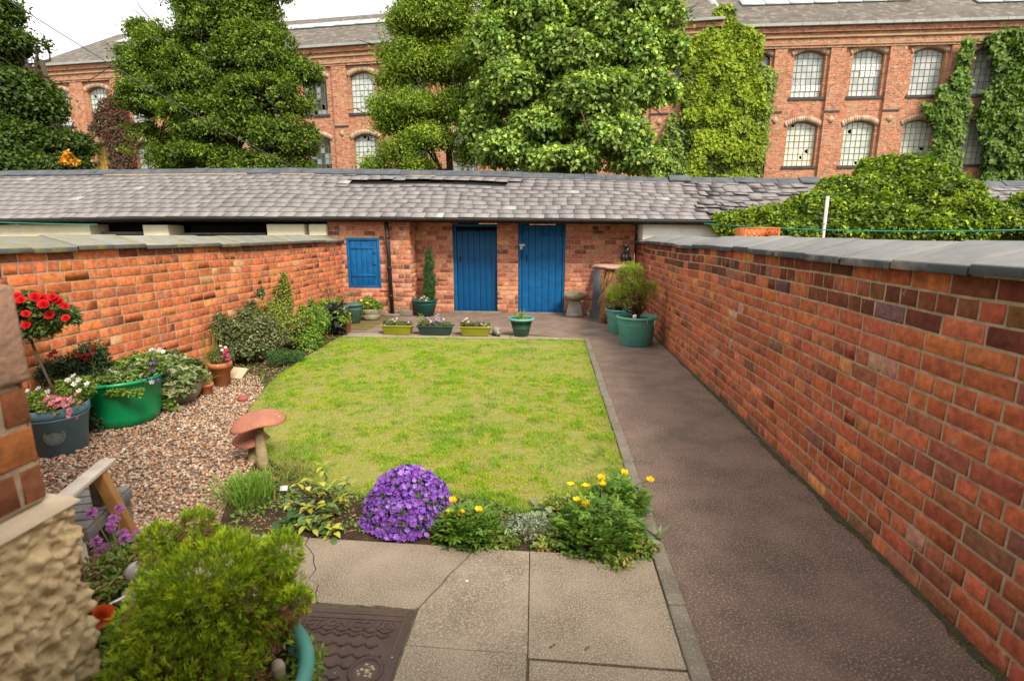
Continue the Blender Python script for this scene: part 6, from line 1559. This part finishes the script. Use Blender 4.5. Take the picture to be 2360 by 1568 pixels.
# Welsh poppies
def poppy(label, base, r, h, pts, seed, yf=2.48):
    t = thing('poppy_plant', base, label, 'flowers', 'yellow poppy plants')
    f = MB(); k = int(420 * r / .15); th = R.uniform(0, 6.28, k); rr_ = r * np.sqrt(R.random(k)); P = np.stack([base[0] + rr_ * np.cos(th), base[1] + rr_ * np.sin(th) * .8, R.uniform(.02, 1, k) * h * (1.1 - (rr_ / r) ** 2 * .7)], 1)
    cc = jit(np.array([(.12, .25, .03), (.17, .31, .04), (.09, .19, .03), (.22, .34, .05)])[R.integers(0, 4, k)], k, .2, .1)
    D = np.stack([np.cos(th) * .8, np.sin(th) * .8, R.uniform(.1, .9, k)], 1) + rdir(k) * .3
    # lobed leaf: terminal leaflet + two pairs of side leaflets
    D = unit(D); S = unit(np.cross(D, (0, 0, 1.))); Up = np.cross(S, D) + R.normal(size=(k, 3)) * .3
    LL = R.uniform(.035, .055, k)[:, None]
    leaves(f, P + D * LL * .5, D, Up, LL[:, 0], .020, cc)
    for sg in (1, -1):
        for fr_ in (.1, .55): leaves(f, P + D * LL * fr_, D * .5 + S * sg, Up, LL[:, 0] * .62, .014, cc)
    f.build('foliage', M['leaf'], t)
    m = MB(); tops = [gy(u, v, yf if v > 1140 else yf + .12) for u, v in pts]
    for q in tops: m.tube([np.array((base[0] + random.uniform(-.05, .05) + (q[0] - base[0]) * .3, base[1], h * .5)), (np.array(base) + q) / 2 + np.array((random.uniform(-.01, .01), 0, h * .35)), q], .0018, 5)
    m.build('flower_stems', M['leafmatt'], t, True)
    for q in tops:
        mb = MB(); flower5(mb, q - np.array((0, 0, .008)), .022, (random.uniform(-.25, .25), random.uniform(-.5, .1), 1), (.86, .60, .012), None, 5, .9, pw=1.5); flower5(mb, q - np.array((0, 0, .006)), .017, (0, -.1, 1), (.88, .68, .02), None, 4, 1.0, pw=1.5); mb.build('poppy_flower', M['petal'], t)
poppy('yellow poppy clump beside the violet bellflowers', (-.42, 2.47, 0), .165, .14, [(1043, 1152), (1036, 1180), (1062, 1181), (1102, 1174), (1024, 1190)], 1)
poppy('largest yellow poppy clump, at the right corner of the paving', (.27, 2.46, 0), .215, .22, [(1316, 1117), (1350, 1120), (1385, 1100), (1387, 1115), (1330, 1152), (1351, 1160)], 2)
poppy('yellow poppy clump closest to the kerb, behind the largest one', (.42, 2.80, 0), .15, .18, [(1438, 1088), (1498, 1105)], 3, 2.62)
shrub('weed_clump', 'straggly green weeds spilling over the kerb corner of the paving', [((.44, 2.40, .03), (.12, .09, .05)), ((.36, 2.27, .03), (.05, .06, .02)), ((.02, 2.42, .02), (.10, .07, .03)), ((-.24, 2.42, .02), (.12, .06, .03)), ((.1, 2.72, .05), (.14, .08, .05))], 90, 8, [(.13, .24, .03), (.2, .3, .05), (.35, .34, .08)], .032, .016, .03, cat='weeds', stem=.003)
shrub('silver_plant', 'low silvery grey-green mat between the poppy clumps', [((-.10, 2.52, .045), (.145, .10, .05)), ((-.2, 2.46, .03), (.07, .06, .03))], 170, 9, [(.22, .29, .18), (.30, .36, .25), (.17, .24, .14), (.38, .43, .33)], .024, .011, .018, cat='plant', mat='leafmatt', stem=.003)
shrub('dock_leaves', 'pale broad weed leaves lying flat left of the large poppy clump', [((.05, 2.70, .03), (.14, .08, .03)), ((.60, 2.47, .035), (.05, .02, .01))], 12, 3, [(.25, .33, .15), (.3, .36, .2)], .09, .035, .02, cat='weeds', stem=.003)
mb = MB(); p = gz(652, 1130, .05); q = gz(643, 1148, .0); mb.hexa([p + (-.022, 0, -.004), p + (.022, .010, -.004), p + (.018, .030, .018), p + (-.026, .020, .018)], [p + (-.022, 0, 0), p + (.022, .010, 0), p + (.018, .030, .022), p + (-.026, .020, .022)]); lab_ = thing('plant_label', (p[0], p[1], 0), 'small white plant tag on a black stake left of the laurel', 'plant label'); mb.build('tag', M['white'], lab_)
mb = MB(); mb.tube([(p[0] + .01, p[1] + .02, 0), p + (0, .012, .0)], .004, 6); mb.build('stake', M['blackwood'], lab_)
# small litter on the slabs
for nm, pos, s, cm, lab, cat in (('leaf_scrap', gz(1272, 1487, .018), .020, (.05, .10, .02), 'curled green leaf scrap on the middle of the right slab', 'leaf'), ('leaf_scrap', gz(1352, 1492, .018), .016, (.06, .08, .02), 'smaller leaf scrap right of the curled one on the slab', 'leaf')):
    mb = MB(); leaves(mb, np.array([pos, pos + (0, 0, .001)]), np.array([(1, .5, .1), (-.6, -1, .1)]), np.array([(0, 0, 1.), (.2, 0, 1)]), s, s * .45, np.array([cm, cm])); tag(mb.build(nm, M['leafmatt']), lab, cat)
mb = MB(); mb.blob(gz(1076, 1338, .020), (.008, .007, .005), (.8, .8, .85), .1, 1, 8, 6); tag(mb.build('white_pebble', M['white'], None, True), 'tiny white pebble on the slab below the bellflowers', 'pebble')
mb = MB()
for i in range(60):
    u = random.uniform(660, 1500); v = random.uniform(1290, 1560); p = gz(u, v, .0195); s = random.uniform(.0012, .003)
    mb.blob(p, (s, s, s * .6), random.choice([(.75, .75, .8), (.3, .25, .15), (.5, .45, .4), (.1, .08, .05)]), .1, i, 6, 4)
tag(mb.build('crumbs', M['stone']), 'specks of grit and petals strewn on the concrete slabs', 'grit', kind='stuff')

# =================================================================== FOREGROUND POTS, CHAIR
t = thing('potted_conifer', (-.97, 1.10, 0), 'large golden-green conifer dome in a teal pot, closest to the camera', 'potted conifer')
pc = np.array((-.965, 1.10, 0)); rt, h = .315, .40
pot([(.23, 0), (.245, .01), (rt - .025, h - .06), (rt, h - .045), (rt + .008, h - .02), (rt, h), (rt - .025, h + .003), (rt - .035, h - .01), (rt - .045, h - .08)], pc, 56, M['teal'], t)
soil_disc((pc[0], pc[1], h - .07), rt - .04, t)
bl = [((-.985, 1.27, .52), (.225, .24, .225)), ((-1.06, 1.20, .41), (.19, .2, .20)), ((-.86, 1.30, .50), (.13, .14, .16)), ((-.98, 1.08, .40), (.22, .18, .17)), (gy(655, 1270, 1.32), (.06, .06, .06)), (gy(680, 1385, 1.25), (.05, .05, .035)), (gy(455, 1205, 1.34), (.05, .05, .05)), (gy(370, 1255, 1.3), (.06, .06, .06))]
m = MB(); limbs(m, (-.96, 1.14, h - .07), [np.array(b[0]) + R.normal(size=3) * .055 for b in bl[:4] for _ in range(12)], .005, .0015, .04, 5); m.build('branches', M['twig'], t, True)
f = MB()
f.blob((-.985, 1.22, .44), (.11, .11, .12), (.06, .03, .02), .1, 2, 16, 10)
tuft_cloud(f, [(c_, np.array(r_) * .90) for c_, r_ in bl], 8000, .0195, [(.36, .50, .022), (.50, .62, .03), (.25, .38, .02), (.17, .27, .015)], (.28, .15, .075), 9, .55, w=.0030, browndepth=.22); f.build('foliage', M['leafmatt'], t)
f = MB(); foliage(f, [((-.80, 1.02, .345), (.12, .10, .03)), ((-1.02, .95, .345), (.12, .1, .03)), ((-.72, 1.22, .345), (.06, .1, .03))], 60, 9, .02, .024, .012, [(.16, .26, .03), (.24, .34, .04)], lo=.2); f.build('underplanting', M['leaf'], t)
for q, r_, sd_ in (((-.765, 1.20, .37), (.022, .020, .034), 2), ((-.70, 1.12, .35), (.014, .012, .012), 5), ((-.86, 1.0, .355), (.02, .017, .016), 7)):
    mb = MB(); mb.blob(q, r_, (.42, .34, .26), .16, sd_); mb.build('stone', M['stone'], t, True)
# ball finial
t = thing('ball_finial', (-1.36, 1.42, 0), 'grey glazed ball on a short plinth half hidden by the conifer', 'ornament')
mb = MB(); mb.blob((-1.36, 1.42, .50), (.034, .034, .034), wob=0, nu=24, nv=16); mb.build('ball', M['silver'], t, True)
mb = MB(); mb.lathe((-1.36, 1.42, 0), [(.06, 0), (.06, .02), (.045, .04), (.035, .30), (.05, .40), (.052, .43), (.03, .445), (.018, .452), (.016, .47)], 24); mb.build('plinth', M['silver'], t, True)
# pot with alliums
t = thing('potted_allium', (-1.62, 1.66, 0), 'pot of purple globe-headed chive flowers behind the house corner', 'potted plant')
pot(potprof(.19, .14, .26, .015, .03), (-1.62, 1.62, 0), 34, M['dkgreen'], t); soil_disc((-1.62, 1.62, .22), .17, t)
m = MB(); heads = [(275, 1170), (211, 1180), (262, 1195), (255, 1213), (283, 1228), (287, 1240), (318, 1230), (300, 1248), (222, 1245), (290, 1258), (245, 1260), (278, 1253), (230, 1270), (306, 1238), (285, 1305), (255, 1318)]
hp = [gy(u, v, 1.70 + random.uniform(-.06, .06)) for u, v in heads]
for q in hp: m.tube([(-1.62 + random.uniform(-.06, .06), 1.64 + random.uniform(-.05, .05), .22), (np.array((-1.62, 1.64, .3)) + q) / 2 + R.normal(size=3) * .01, q], .0022, 5)
m.build('stalk', M['leafmatt'], t, True)
for q in hp:
    mb = MB(); k = 70; d = rdir(k); blades(mb, np.tile(q, (k, 1)) + d * .003, d, R.uniform(.013, .020, k), .006, .0, jit((.46, .17, .52), k, .25, .1), 1, [.6, 1]); mb.build('flower_head', M['petal'], t)
f = MB(); foliage(f, [((-1.62, 1.64, .32), (.16, .15, .10)), ((-1.60, 1.60, .25), (.18, .17, .06)), ((-1.50, 1.66, .36), (.10, .1, .1))], 150, 9, .028, .032, .012, [(.12, .20, .03), (.18, .25, .04), (.22, .18, .06)], lo=.1); f.build('foliage', M['leaf'], t)
# bits beside the house corner
t = thing('red_flower_pot', (-1.36, 1.20, 0), 'red-orange bloom and weeds tucked against the roughcast plinth', 'flowers')
mb = MB(); rosette(mb, gy(235, 1418, 1.22), .034, (.62, .09, .03)); mb.build('red_bloom', M['petal'], t)
f = MB(); q = gy(250, 1445, 1.22); foliage(f, [(q - (0, 0, .06), (.07, .07, .06)), ((-1.34, 1.22, .2), (.09, .09, .16))], 70, 9, .03, .03, .015, [(.10, .2, .03), (.2, .26, .05), (.07, .1, .03)], lo=.1); f.build('foliage', M['leaf'], t)
mb = MB(); stemlets(mb, (-1.36, 1.2, 0), [gy(235, 1418, 1.22), gy(262, 1440, 1.22), gy(245, 1430, 1.22)], .003); mb.build('stem', M['leafmatt'], t)
mb = MB(); p = gy(262, 1388, 1.30); mb.hexa([p + (-.028, -.01, -.016), p + (.022, .008, .008), p + (.026, .026, .010), p + (-.022, .012, -.012)], [p + (-.028, -.01, -.013), p + (.022, .008, .011), p + (.026, .026, .013), p + (-.022, .012, -.009)])
lb = thing('plant_label', (p[0], p[1], 0), 'white plant tag beside the red-orange bloom', 'plant label'); mb.build('tag', M['white'], lb)
mb = MB(); mb.tube([(p[0], p[1] + .01, 0), p], .004, 6); mb.build('stake', M['blackwood'], lb)
# garden chair
A1 = gz(133, 1158, .56); A2 = gz(250, 1060, .56); dA = (A2 - A1) / np.linalg.norm(A2 - A1); sA = np.array((-dA[1], dA[0], 0))
t = thing('garden_chair', (A2[0] - .2, A2[1] - .1, 0), 'weathered slatted garden chair with pale armrest and orange leg, behind the house corner', 'garden chair')
mb = MB(); mb.beam(A1 - dA * .5, A2, .066, .020); mb.build('armrest', M['palewood'], t, bevel=.004)
L0 = A2 - dA * .10 - np.array((0, 0, .01)) ; L1 = gz(322, 1268, .0)
mb = MB(); mb.beam(L0, L1, .050, .045, up=(dA[0], dA[1], 0)); mb.build('leg', M['warmwood'], t, bevel=.004)
mb = MB(); mb.beam(L0 - sA * .0 + np.array((-.05, .03, -.02)), L1 + np.array((-.22, .05, 0)), .05, .035, up=(dA[0], dA[1], 0)); mb.build('leg', M['greywood'], t, bevel=.004)
SR = gz(296, 1122, .30); SF = gz(192, 1222, .30); dS = SR - SF; LS = np.linalg.norm(dS); dS = dS / LS; nS = np.array((-dS[1], dS[0], 0)); nS = nS if nS[0] < 0 else -nS
k = 5
mb = MB(); mb.beam(SF - np.array((0, 0, .03)), SR - np.array((0, 0, .03)), .03, .05); mb.build('side_rail', M['greywood'], t, bevel=.003)
for i in range(k):
    c = SF + dS * LS * (i + .5) / k; mb = MB(); w_ = LS / k - .012
    mb.beam(c + nS * -.01, c + nS * .46, w_, .022); mb.build('seat_slat', M['greywood'], t, bevel=.003)
for q in (SR, SF):
    mb = MB(); mb.beam(q + nS * .03 - np.array((0, 0, .012)), np.array((q[0] + nS[0] * .03, q[1] + nS[1] * .03, 0)), .04, .04, up=(1, .1, 0)); mb.build('leg', M['palewood'] if q is SF else M['greywood'], t, bevel=.003)
